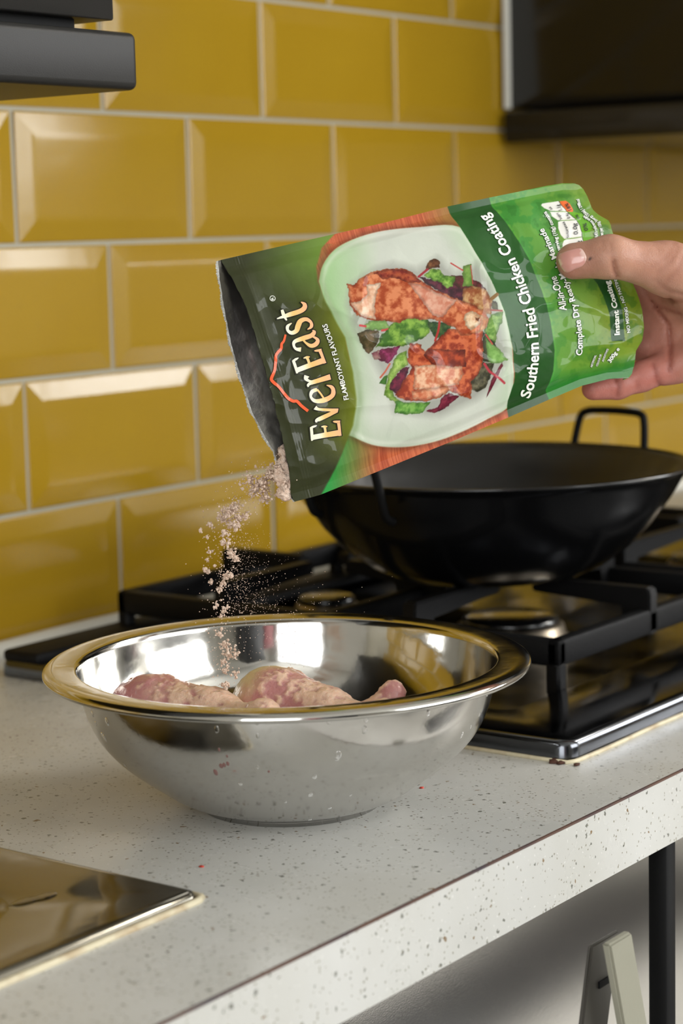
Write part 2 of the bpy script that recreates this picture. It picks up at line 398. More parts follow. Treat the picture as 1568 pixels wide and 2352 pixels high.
boxobj('back_strip', HX0+.002, HX1-.004, HY1-.040, HY1-.004, ZT-.002, ZT+.007, M['black_iron'], hob, .003)
def burner(cx, cy, r):
    b = lathe('burner', [(0, ZT-.005), (r*1.15, ZT-.005), (r*1.15, ZT-.001), (r, ZT+.002), (r*.95, ZT+.010), (r*.8, ZT+.012), (0, ZT+.012)], cx, cy, M['brass'], hob, 40)
    lathe('burner_cap', [(0, ZT+.0175), (r*.7, ZT+.0175), (r*.85, ZT+.0155), (r*.88, ZT+.012), (0, ZT+.012)], cx, cy, M['black_enamel'], b, 40)
for cx, cy, r in ((.150, -.345, .042), (.150, -.175, .026), (.47, -.345, .034), (.47, -.170, .026)): burner(cx, cy, r)
GZ = .960
def grate(x0, x1, y0, y1, burn):
    g = bpy.data.objects.new('pan_support', None); C.objects.link(g); g.parent = hob; g.location = Vector((x0, y0, ZT))-hob.location
    t = .011; zl, zh = ZT+.014, .945
    bm = bmesh.new()
    for a in ((x0, x1, y0, y0+t), (x0, x1, y1-t, y1), (x0, x0+t, y0, y1), (x1-t, x1, y0, y1), (x0, x1, (y0+y1)/2-t/2, (y0+y1)/2+t/2)):
        box(bm, a[0], a[1], a[2], a[3], zl, zh, .003, 2)
    for x, y in ((x0, y0), (x1-t, y0), (x0, y1-t), (x1-t, y1-t)):
        box(bm, x, x+t, y, y+t, ZT-.006, zl+.003, .002, 1)
    autosmooth(bmobj('frame', bm, M['black_iron'], g), 40)
    for cx, cy in burn:
        ym = (y0+y1)/2
        lo, hi = (y0, ym) if cy < ym else (ym, y1)
        for (ax, ay) in ((x0, cy), (x1, cy), (cx, lo), (cx, hi)):
            d = Vector((cx-ax, cy-ay, 0)); Ln = d.length-.022; d.normalize(); s = Vector((-d.y, d.x, 0))
            # finger: foot on the frame, upright block, arm pointing inwards with a slot below it
            prof = [(0, zl), (.020, zl), (.020, zl+.010), (.022, GZ-.013), (Ln, GZ-.010), (Ln, GZ-.002), (Ln-.002, GZ), (.002, GZ), (0, GZ-.003)]
            V = []; n = len(prof); h = .0055
            for sg in (-h, h): V += [Vector((ax, ay, 0))+d*u+s*sg+Vector((0, 0, z)) for u, z in prof]
            Fc = [tuple(range(n))[::-1], tuple(n+i for i in range(n))]+[(i, (i+1) % n, n+(i+1) % n, n+i) for i in range(n)]
            bm = bmesh.new(); vv = [bm.verts.new(v) for v in V]
            for f in Fc: bm.faces.new([vv[i] for i in f])
            bmesh.ops.bevel(bm, geom=list(bm.edges), offset=.0012, segments=2, affect='EDGES', clamp_overlap=True)
            autosmooth(bmobj('finger', bm, M['black_iron'], g), 45)
grate(.018, .300, -.464, -.072, ((.150, -.345), (.150, -.175)))
grate(.315, .625, -.468, -.072, ((.47, -.345), (.47, -.170)))

# ------------------------------------------------------------------ wok
WX, WY = .148, -.3265
wok = thing('wok', 'large black two-handled wok standing on the hob pan supports', 'wok', (WX, WY, GZ))
zo = GZ
outer = [(0, zo), (.060, zo), (.072, zo+.0015), (.088, zo+.009), (.106, zo+.022), (.122, zo+.039), (.136, zo+.058), (.1455, zo+.074), (.1500, 1.0385), (.1527, 1.0403), (.1530, 1.0415), (.1515, 1.0422), (.1485, 1.0405)]
inner = [(r-.0022, z+.0012) for r, z in outer[1:8]][::-1]+[(0, zo+.0022)]
lathe('body', outer, WX, WY, M['black_enamel'], wok, 128)
lathe('inner_surface', [(.1485, 1.0405)]+[(.1473, 1.0375)]+inner, WX, WY, M['black_seasoned'], wok, 128)
for sgn, a0 in ((1, -.11), (-1, PI-.11)):
    d = Vector((math.cos(a0), math.sin(a0), 0)); s = Vector((-d.y, d.x, 0)); c0 = Vector((WX, WY, 0))
    P = [(.1385, .034, 1.018), (.146, .034, 1.022), (.151, .034, 1.036), (.156, .031, 1.060), (.158, .026, 1.066), (.159, .012, 1.0675), (.159, -.012, 1.0675), (.158, -.026, 1.066), (.156, -.031, 1.060), (.151, -.034, 1.036), (.146, -.034, 1.022), (.1385, -.034, 1.018)]
    P = [c0+d*(r+.004)+s*t+Vector((0, 0, z)) for r, t, z in P]
    tube('handle', smooth_path([tuple(p) for p in P], 6), .0031, M['black_metal'], wok, 12)

# ------------------------------------------------------------------ mixing bowl
BX, BY = -.2504, -.4487
bowl = thing('mixing_bowl', 'wide stainless steel mixing bowl with flat rim on the white countertop', 'bowl', (BX, BY, CT))
pr_o = [(0, .0035), (.046, .0032), (.0475, .0003), (.0505, .0003), (.0515, .0025), (.0555, .0040), (.0661, .0090), (.0747, .0150), (.0850, .0225), (.0960, .0318), (.1050, .0425), (.1108, .0545), (.1142, .0670), (.1160, .0780), (.1172, .0796), (.1180, .0802), (.1290, .0806), (.1318, .0800), (.1331, .0786)]
def refine(pr, n=5): return [tuple(p) for p in smooth_path(pr, n)]
out = [(.0535, .0008), (.0546, .003)]
bo = refine(pr_o[5:14], 6)
lathe('outer_wall', [(r, CT+z) for r, z in pr_o[:5]+bo+pr_o[14:15]], BX, BY, M['bowl_out'], bowl, 192)
rim = refine([(.1156, .0798), (.1168, .0812), (.1195, .0817), (.1240, .0820), (.1290, .0821), (.1322, .0815), (.1342, .0800), (.1344, .0782), (.1330, .0770), (.1316, .0776)], 5)
lathe('rim', [(r, CT+z) for r, z in rim]+[(.1302, CT+.0800), (.1190, CT+.0800), (.1166, CT+.0792)], BX, BY, M['steel'], bowl, 192)
pin = [(r-.0010, z+.0006) for r, z in bo]
lathe('inner_wall', [(.1156, CT+.0798)]+[(r, CT+z) for r, z in pin[::-1]]+[(.045, CT+.0046), (0, CT+.0046)], BX, BY, M['steel'], bowl, 192)
def r_out(z):
    zz = np.array([p[1] for p in bo]); rr_ = np.array([p[0] for p in bo]); return float(np.interp(z, zz, rr_))

# water beads and marks on the bowl: each at its own place
def droplet(p, nrm, s, col=None, el=1.6, name='water_drop'):
    bm = bmesh.new(); bmesh.ops.create_icosphere(bm, subdivisions=3, radius=1)
    q = Vector(nrm).to_track_quat('Z', 'Y').to_matrix().to_4x4()
    for v in bm.verts:
        k = 1+.15*math.sin(v.co.x*3+s*1e4)
        v.co = q @ Vector((v.co.x*s*k, v.co.y*s*el, v.co.z*s*.35))+Vector(p)
    return bm
def drop_mat():
    m = mat('water', (255, 255, 255), .03); b = m.node_tree.nodes['Principled BSDF']
    b.inputs['Transmission Weight'].default_value = 1; b.inputs['IOR'].default_value = 1.33; return m
M['water'] = drop_mat()
M['pink_water'] = mat('pink_meat_juice', (120, 84, 78), .08, coat=1)
def bowl_hit(px, py):
    d = CF3+CR*((px-W/2)/CF)-CU*((py-H/2)/CF)
    for D in np.linspace(.95, 1.3, 3500):
        p = CP+d*D; z = p[2]-CT
        if 0.006 < z < .0785 and math.hypot(p[0]-BX, p[1]-BY) < r_out(z):
            e = .001; sl = (r_out(z+e)-r_out(z-e))/(2*e); n = Vector((p[0]-BX, p[1]-BY, 0)).normalized(); n = (n-Vector((0, 0, sl))).normalized()
            return p, n
    return None
drops = [(246, 1658, 1.4, 0), (241, 1696, 1.3, 0), (236, 1690, 1.2, 0), (212, 1640, 1, 0), (208, 1622, 1, 0), (220, 1662, .8, 0), (286, 1757, .7, 0), (304, 1782, .8, 0), (260, 1631, .8, 0),
         (330, 1634, 1, 1), (495, 1774, 1.2, 1), (508, 1759, .9, 1), (515, 1757, .8, 1), (523, 1754, .8, 1), (521, 1737, .5, 1), (617, 1772, .5, 1), (503, 1722, .6, 1),
         (497, 1675, 1.1, 0), (590, 1657, 1.1, 0), (592, 1690, .8, 0), (552, 1801, .9, 0), (592, 1762, .7, 0), (755, 1655, 1.2, 0), (777, 1735, 1.4, 0), (773, 1741, 1.1, 0), (841, 1650, 1.3, 0), (837, 1676, 1.3, 0), (969, 1619, 1.2, 0), (983, 1637, 1.2, 0),
         (1060, 1689, 1.1, 0), (1101, 1641, .7, 0), (1081, 1670, .7, 0), (722, 1784, 1.1, 0), (713, 1826, 1.3, 0), (757, 1857, .9, 0), (711, 1883, 1.2, 0), (805, 1827, .7, 0), (656, 1843, .7, 0), (1119, 1595, .7, 0)]
ORD = ['topmost', 'second from the top', 'third from the top', 'fourth from the top', 'fifth from the top', 'sixth from the top', 'seventh from the top', 'eighth from the top', 'ninth from the top', 'tenth from the top']
def zone(px): return 'far left wall' if px < 300 else 'left front' if px < 570 else 'middle front' if px < 730 else 'right front' if px < 900 else 'right wall'
seen = {}
for px, py, s, k in sorted(drops, key=lambda d: d[1]):
    h = bowl_hit(px, py)
    if h is None: continue
    z_ = (zone(px), k); n_ = seen.get(z_, 0); seen[z_] = n_+1
    tag(bmobj('juice_drop' if k else 'water_drop', droplet(h[0], h[1], .00115*s), M['pink_water' if k else 'water']),
        ('pink meat juice drop' if k else 'clear water bead')+' on the bowl\'s %s, %s' % (z_[0], ORD[n_]), 'drop', 'pink juice drops on the bowl' if k else 'water beads on the bowl')
# red specks on the worktop
def on_z(px, py, z):
    d = CF3+CR*((px-W/2)/CF)-CU*((py-H/2)/CF); return CP+d*((z-CP[2])/d[2])
for i, (px, py, s, lb) in enumerate(((463, 1990, 1.5, 'small red speck of meat on the countertop in front of the bowl'), (968, 1809, 1.5, 'small red speck of meat on the countertop at the right foot of the bowl'))):
    p = on_z(px, py, CT+.0003); bm = bmesh.new(); bmesh.ops.create_icosphere(bm, subdivisions=2, radius=.0010*s)
    for v in bm.verts: v.co = Vector((v.co.x*.9, v.co.y*.9, v.co.z*.35))*random.uniform(.8, 1.25)+Vector(p)
    tag(bmobj('meat_speck', bm, M['red_bit']), lb, 'speck')

# ------------------------------------------------------------------ sink drainer
SX1, SY0, SY1 = -.4078, -.5155, -.09
sk = thing('sink_drainer', 'polished stainless steel sink drainer with rolled edge let into the worktop', 'sink', (-.8, -.3, CT))
def sr(i, r): return rounded_rect(-1.35+i, SX1-i, SY0+i, SY1-i, max(r-i, .0015))
rg = [(sr(-.0005, .006), CT+.0004), (sr(0, .006), CT+.0022), (sr(.0012, .006), CT+.0042), (sr(.0035, .006), CT+.0050), (sr(.006, .006), CT+.0049), (sr(.009, .006), CT+.0047)]
def sr2(i, r): return rounded_rect(-1.25+i, SX1-.058-i, SY0+.050+i, SY1-.045-i, r)
rg += [(sr2(0, .03), CT+.0046), (sr2(.003, .028), CT+.0040), (sr2(.006, .026), CT+.0026), (sr2(.010, .023), CT+.0022)]
autosmooth(stack_rings('steel_plate', rg, M['sink_steel'], sk), 60)
tag(tube('sink_sealant', [(-1.2+.02*i, SY0-.0022, CT+.0005) for i in range(40)]+[(SX1-.004, SY0-.0022, CT+.0005), (SX1+.001, SY0, CT+.0005), (SX1+.0012, SY0+.01, CT+.0005)], .0022, M['yellow_caulk'], None, 6), 'pale sealant line along the front edge of the sink drainer', 'sealant')
wv = lathe('water_film', [(0, CT+.0056), (.004, CT+.0055), (.007, CT+.0051), (.008, CT+.0046)], 0, 0, M['water'], None, 24)
wv.location = Vector(on_z(60, 2078, CT+.003)); wv.scale = (1.4, .8, 1); wv.location.z = CT+.0040
tag(wv, 'water puddle on the sink drainer nearest the left picture edge', 'puddle')
wv2 = wv.copy(); C.objects.link(wv2); p = on_z(100, 2068, CT+.003); wv2.location = (p[0], p[1], CT+.0040); tag(wv2, 'water puddle on the sink drainer nearer its corner', 'puddle')

# ------------------------------------------------------------------ below the worktop
ap = thing('undercounter_appliance', 'stainless steel fronted appliance under the worktop behind the folded step', 'appliance', (.5, -.3, 0))
nx, nz = 60, 60; V = []; Fc = []
for j in range(nz+1):
    for i in range(nx+1):
        x = -.9+2.2*i/nx; z = .06+(CT-TH-.012-.06)*j/nz
        y = -.462-.006*math.sin((z-.42)*9.5+1.1*math.sin(x*3.2))-.002*math.sin(x*8+z*4)
        V.append((x, y, z))
for j in range(nz):
    for i in range(nx):
        a = j*(nx+1)+i; Fc.append((a, a+1, a+nx+2, a+nx+1))
meshobj('door_panel', V, Fc, M['panel_steel'], ap)
boxobj('body', -.9, 1.3, -.45, -.03, .06, CT-TH-.001, M['dark_wall'], ap)
boxobj('plinth', -.88, 1.28, -.43, -.05, 0, .06, M['dark_wall'], ap)
pt = thing('counter_leg', 'square black metal leg under the front edge of the worktop', 'leg', (-.0985, -.58, 0))
boxobj('post', -.0935, -.0810, -.600, -.588, .004, CT-TH, M['black_metal'], pt, .0012, 1)
boxobj('foot_pad', -.0975, -.0770, -.604, -.584, 0, .006, M['black_metal'], pt, .001, 1)
st = thing('folding_step', 'grey folding step standing with legs spread in front of the steel panel', 'step stool', (-.16, -.55, 0))
def slab(name, A, B, wv_, tv, m):       # a board from A (top) to B (floor); wv_, tv half extents as vectors
    V = []
    for P_ in (A, B):
        for a, b in ((-1, -1), (1, -1), (1, 1), (-1, 1)): V.append(Vector(P_)+Vector(wv_)*a+Vector(tv)*b)
    Fc = [(0, 1, 2, 3), (7, 6, 5, 4)]+[(i, i+4, (i+1) % 4+4, (i+1) % 4) for i in range(4)]
    bm = bmesh.new(); vv = [bm.verts.new(v) for v in V]
    for f in Fc: bm.faces.new([vv[i] for i in f])
    bmesh.ops.bevel(bm, geom=list(bm.edges), offset=.0012, segments=2, affect='EDGES')
    return autosmooth(bmobj(name, bm, m, st), 50)
T = at(1416, 2153, 1.03)
T2 = at(1386, 2152, 1.050)
wx = .0125
slab('front_leg', (T[0], T[1], T[2]), (T[0]+.26, T[1], .002), (.0115, .0, .0), (0, .0025, 0), M['step_grey'])
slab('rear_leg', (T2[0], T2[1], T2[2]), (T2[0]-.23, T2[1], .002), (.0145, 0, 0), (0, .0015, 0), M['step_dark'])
tc_ = at(1400, 2150, 1.05)
slab('hinge_pin', (tc_[0]-.004, tc_[1]+.004, tc_[2]-.020), (tc_[0]-.004, tc_[1]+.004, tc_[2]-.026), (.008, 0, .0), (0, .004, 0), M['black_metal'])

# ------------------------------------------------------------------ implicit surfaces
def cone(p, a, b, ra, rb):
    a = np.asarray(a, float); b = np.asarray(b, float); ba = b-a
    t = np.clip(((p-a)@ba)/max(ba@ba, 1e-12), 0, 1)
    return np.linalg.norm(p-a-t[:, None]*ba, axis=1)-(ra+(rb-ra)*t)
def ell(p, c, ax, r):                   # ellipsoid, ax rows = unit axes
    q = (p-np.asarray(c))@np.asarray(ax).T; r = np.asarray(r, float)
    k0 = np.linalg.norm(q/r, axis=1); k1 = np.linalg.norm(q/(r*r), axis=1)+1e-9
    return k0*(k0-1)/k1
def smin(a, b, k):
    h = np.clip(.5+.5*(b-a)/k, 0, 1); return b+(a-b)*h-k*h*(1-h)
def surfnet(fn, lo, hi, h, it=4):
    lo = np.asarray(lo, float); n = np.ceil((np.asarray(hi)-lo)/h).astype(int)+1
    g = [lo[i]+h*np.arange(n[i]) for i in range(3)]
    G = np.stack(np.meshgrid(*g, indexing='ij'), -1).reshape(-1, 3)
    Fv = np.concatenate([fn(G[i:i+400000]) for i in range(0, len(G), 400000)]).reshape(n)
    S = Fv < 0
    c = S[:-1, :-1, :-1].astype(int)
    cnt = sum(S[i:n[0]-1+i, j:n[1]-1+j, k:n[2]-1+k].astype(int) for i in (0, 1) for j in (0, 1) for k in (0, 1))
    mix = (cnt > 0) & (cnt < 8)
    idx = -np.ones(mix.shape, int); idx[mix] = np.arange(mix.sum())
    V = lo+(np.argwhere(mix)+.5)*h
    Fs = []
    for ax in range(3):
        sl0 = [slice(None)]*3; sl1 = [slice(None)]*3; sl0[ax] = slice(0, -1); sl1[ax] = slice(1, None)
        A_, B_ = S[tuple(sl0)], S[tuple(sl1)]
        e = np.argwhere(A_ != B_)
        u, v = [(1, 2), (2, 0), (0, 1)][ax]
        ok = (e[:, u] > 0) & (e[:, v] > 0) & (e[:, u] < n[u]-1) & (e[:, v] < n[v]-1)
        e = e[ok]; fl = A_[tuple(e.T)]
        q = []
        for du, dv in ((-1, -1), (0, -1), (0, 0), (-1, 0)):
            c_ = e.copy(); c_[:, u] += du; c_[:, v] += dv; q.append(idx[tuple(c_.T)])
        q = np.stack(q, 1); q[~fl] = q[~fl][:, ::-1]; Fs.append(q)
    Fs = np.concatenate(Fs); Fs = Fs[(Fs >= 0).all(1)]
    e = h*.25
    def grad(P):
        return np.stack([(fn(P+np.eye(3)[i]*e)-fn(P-np.eye(3)[i]*e))/(2*e) for i in range(3)], 1)
    for _ in range(it):
        g_ = grad(V); d = fn(V); m = np.maximum((g_*g_).sum(1), .25)
        V = V-np.clip(d/m, -h, h)[:, None]*g_
    N = grad(V); N /= np.linalg.norm(N, axis=1)[:, None]+1e-9
    return V, Fs, N
def polydist(p, P):
    d = np.full(len(p), 1e9)
    for a, b in zip(P[:-1], P[1:]): d = np.minimum(d, cone(p, a, b, 0, 0))
    return d

# ------------------------------------------------------------------ chicken drumsticks
def drumstick(name, label, fat, mid, end, r0, r1, r2, seed, powder):
    fat, mid, end = map(np.asarray, (fat, mid, end))
    ax = (end-fat)/np.linalg.norm(end-fat)
    def fn(p):
        d = cone(p, fat, mid, r0, r1)
        d = smin(d, cone(p, fat+ax*r0*.5, mid, r0*.95, r1), .01)
        d = smin(d, cone(p, mid, end, r1, r2*.8), .012)
        d = smin(d, cone(p, end-np.array([0, 0, .003]), end+np.array([.003, 0, .004]), r2, r2*.8), .006)
        d = np.maximum(d, (np.hypot(p[:, 0]-BX, p[:, 1]-BY)-np.interp(p[:, 2]-CT, [.004, .0065, .012, .018, .025, .034, .044, .054, .08], [.0, .050, .063, .073, .083, .092, .101, .107, .111]))*.8)
        return d+.0016*(fbm(p, .02, seed, 2)-.5)*2+.0007*(noise(p, .004, seed+5)-.5)
    lo = np.minimum(np.minimum(fat, mid), end)-r0-.006; hi = np.maximum(np.maximum(fat, mid), end)+r0+.006
    V, Fc, N = surfnet(fn, lo, hi, .0014)
    t = np.clip((V-fat)@ax/np.linalg.norm(end-fat), -.2, 1)
    n1 = fbm(V, .016, seed+2, 4); n2 = fbm(V, .006, seed+9, 4)
    pink = lin((190, 132, 128)); pale = lin((204, 166, 144)); deep = lin((146, 58, 64)); skin = lin((206, 188, 140))
    col = pink+(pale-pink)*np.clip((n1-.45)*4, 0, 1)[:, None]
    dm = np.clip((.16-t)*5+(n1-.5)*2, 0, 1)[:, None]; col = col*(1-dm)+(deep if seed % 2 == 0 else skin)*dm
    n3 = noise(V, .0022, seed+31); pw = np.clip((n2-.47)*7+(n3-.5)*2.5+powder(t)*2.2-1.0+(N[:, 2]-.2)*.8, 0, 1)[:, None]
    col = col*(1-pw)+lin((226, 190, 164))*pw*(.9+.2*(n2[:, None]))
    V = V+N*(pw*.0007*(.5+noise(V, .0016, seed+3)[:, None]))
    root = meshobj(name, V, Fc, M['meat'], None, True, col)
    return tag(root, label, 'chicken drumstick')
bc = np.array([BX, BY, 0])
drumstick('chicken_drumstick', 'raw chicken drumstick with bare dark red end, at the left in the bowl', at(338, 1643, 1.150), at(480, 1652, 1.125), at(600, 1660, 1.085), .0225, .013, .0095, 2, lambda t: np.clip((t-.22)*3, -.6, 1.2))
drumstick('chicken_drumstick', 'raw chicken drumstick with yellowish skin, highest in the middle of the bowl', at(620, 1625, 1.145), at(745, 1650, 1.12), at(875, 1658, 1.085), .0225, .013, .0095, 5, lambda t: np.clip((t-.3)*2+.25, -.3, 1.2))
drumstick('chicken_drumstick', 'raw chicken drumstick whose pink knuckle sticks up at the right in the bowl', at(670, 1720, 1.165), at(800, 1690, 1.165), at(893, 1613, 1.165), .021, .012, .0085, 8, lambda t: np.clip(.35+t*0, 0, 1))
drumstick('chicken_drumstick', 'raw chicken drumstick lying lowest between the others, coated in powder', at(480, 1710, 1.185), at(560, 1700, 1.165), at(640, 1690, 1.13), .019, .013, .009, 11, lambda t: 1.0+t*0)

# ------------------------------------------------------------------ seasoning pouch
# sheet coordinates are the flat artwork's own units (1 unit is about a quarter millimetre)
A0, A1, A2 = at(507, 595, 1.100), at(675, 1152, 1.105), at(1440, 700, 1.190)
PN = np.cross(A2-A0, A1-A0); PN /= np.linalg.norm(PN)
if PN@CF3 > 0: PN = -PN                 # faces the camera side
def sheet(xy):
    xy = np.asarray(xy, float)
    d = CF3+np.outer((xy[:, 0]-W/2)/CF, CR)-np.outer((xy[:, 1]-H/2)/CF, CU)
    t = ((A0-CP)@PN)/(d@PN); return CP+d*t[:, None]
EX = np.array([.957, -.289]); EY = np.array([.289, .957]); O0 = np.array([507., 595.])
def ab(P): P = np.asarray(P, float)-O0; return np.stack([P@EX, P@EY], -1)
def ba_(a, b): return O0+np.outer(a, EX)+np.outer(b, EY)
TOP = ab([(507, 597), (735, 545), (880, 512), (1029, 474), (1123, 454), (1177, 443), (1254, 427), (1290, 421), (1318, 421)])
BOT = ab([(676, 1153), (735, 1137), (900, 1070), (1040, 1013), (1165, 960), (1261, 918), (1337, 886), (1398, 871), (1446, 868)])
RGT = ab([(1318, 421), (1330, 425), (1340, 434), (1348, 451), (1357, 480), (1370, 494), (1391, 509), (1396, 534), (1410, 575), (1438, 625), (1453, 668), (1466, 715), (1473, 755), (1471, 784), (1459, 806), (1457, 840), (1452, 858), (1444, 868)])
LFT = ab([(507, 597), (530, 640), (556, 705), (578, 780), (600, 865), (626, 960), (645, 1030), (660, 1090), (668, 1135), (676, 1153)])
def UV2ab(u, v):
    a = np.interp(v, np.linspace(0, 1, 50), np.linspace(0, 600, 50))*0+u*900; b = v*580
    for _ in range(12):
        bT = np.interp(a, TOP[:, 0], TOP[:, 1]); bB = np.interp(a, BOT[:, 0], BOT[:, 1]); b = bT+(bB-bT)*v
        aL = np.interp(b, LFT[:, 1], LFT[:, 0]); aR = np.interp(b, RGT[:, 1], RGT[:, 0]); a = aL+(aR-aL)*u
    return a, b
def ab2UV(a, b):
    bT = np.interp(a, TOP[:, 0], TOP[:, 1]); bB = np.interp(a, BOT[:, 0], BOT[:, 1])
    aL = np.interp(b, LFT[:, 1], LFT[:, 0]); aR = np.interp(b, RGT[:, 1], RGT[:, 0])
    return (a-aL)/(aR-aL), (b-bT)/(bB-bT)
CREASES = [([(640, 700), (700, 690), (735, 720), (790, 720)], .9), ([(735, 700), (800, 740), (830, 790)], .7), ([(720, 950), (830, 936), (960, 930), (1060, 905), (1165, 860)], 1.2), ([(640, 800), (720, 790), (820, 775)], .8),
           ([(920, 650), (1000, 690), (1060, 745)], .8), ([(1165, 870), (1190, 850), (1215, 835)], .6), ([(1260, 700), (1300, 690), (1380, 730)], .6), ([(1240, 900), (1330, 800), (1420, 790)], 1.0), ([(1390, 800), (1420, 790), (1460, 770)], .7),
           ([(1180, 440), (1190, 470), (1240, 490), (1300, 480)], 1.0), ([(1240, 480), (1330, 505), (1390, 520)], .8), ([(1290, 430), (1310, 450)], .8), ([(600, 830), (640, 930), (680, 1060)], .8), ([(560, 640), (600, 760), (625, 830)], .9), ([(760, 1080), (850, 1040), (950, 1000)], .4), ([(1350, 470), (1300, 520), (1280, 560)], .7)]
def bulge(S):
    Q = ab(S); u, v = ab2UV(Q[:, 0], Q[:, 1])
    vv = np.clip((v-.035)/.93, 0, 1)
    sm = np.clip(np.minimum(vv, 1-vv)/.05, 0, 1); side = np.sin(PI*vv)**.62*(.35+.65*sm*sm*(3-2*sm))
    prof = np.interp(u, [-.05, 0, .06, .14, .3, .6, .8, .92, 1.02], [8.0, 7.8, 6.4, 6.2, 9.5, 12.5, 10.5, 6.5, 3.0])
    h = side*prof
    h = h+1.1*side*(fbm(S, 130., 3, 3)-.5)*2
    r = 1-np.abs(2*fbm(S, 95., 9, 2)-1)
    h = h+.8*side*np.clip(r-.80, 0, 1)/.2*.9
    h = h-.30*side*np.clip((np.abs(fbm(S, 60., 21, 2)-.5)-.06)*-12+1, 0, 1)*0
    # heat seal ribs near the mouth and wavy right seal
    h = h+.035*np.sin(Q[:, 0]*.9)*np.exp(-((Q[:, 0]-38)/10)**2)
    h = h+1.4*np.clip((u-.86)/.14, 0, 1)*np.sin(Q[:, 1]*.034+.6)*np.sin(PI*np.clip(v, 0, 1))**.3
    S3 = np.column_stack([S, np.zeros(len(S))])
    for P_, am in CREASES:
        P3 = np.column_stack([np.array(P_, float), np.zeros(len(P_))]); d = polydist(S3, P3)
        h = h+am*.9*np.exp(-(d/13.)**1.3)*np.clip(side*2, 0, 1)
    return h*.001
def pouch_pt(S, off=0.):
    S = np.asarray(S, float); return sheet(S)+PN*((bulge(S)+off)[:, None] if not np.isscalar(off) else (bulge(S)+off)[:, None])

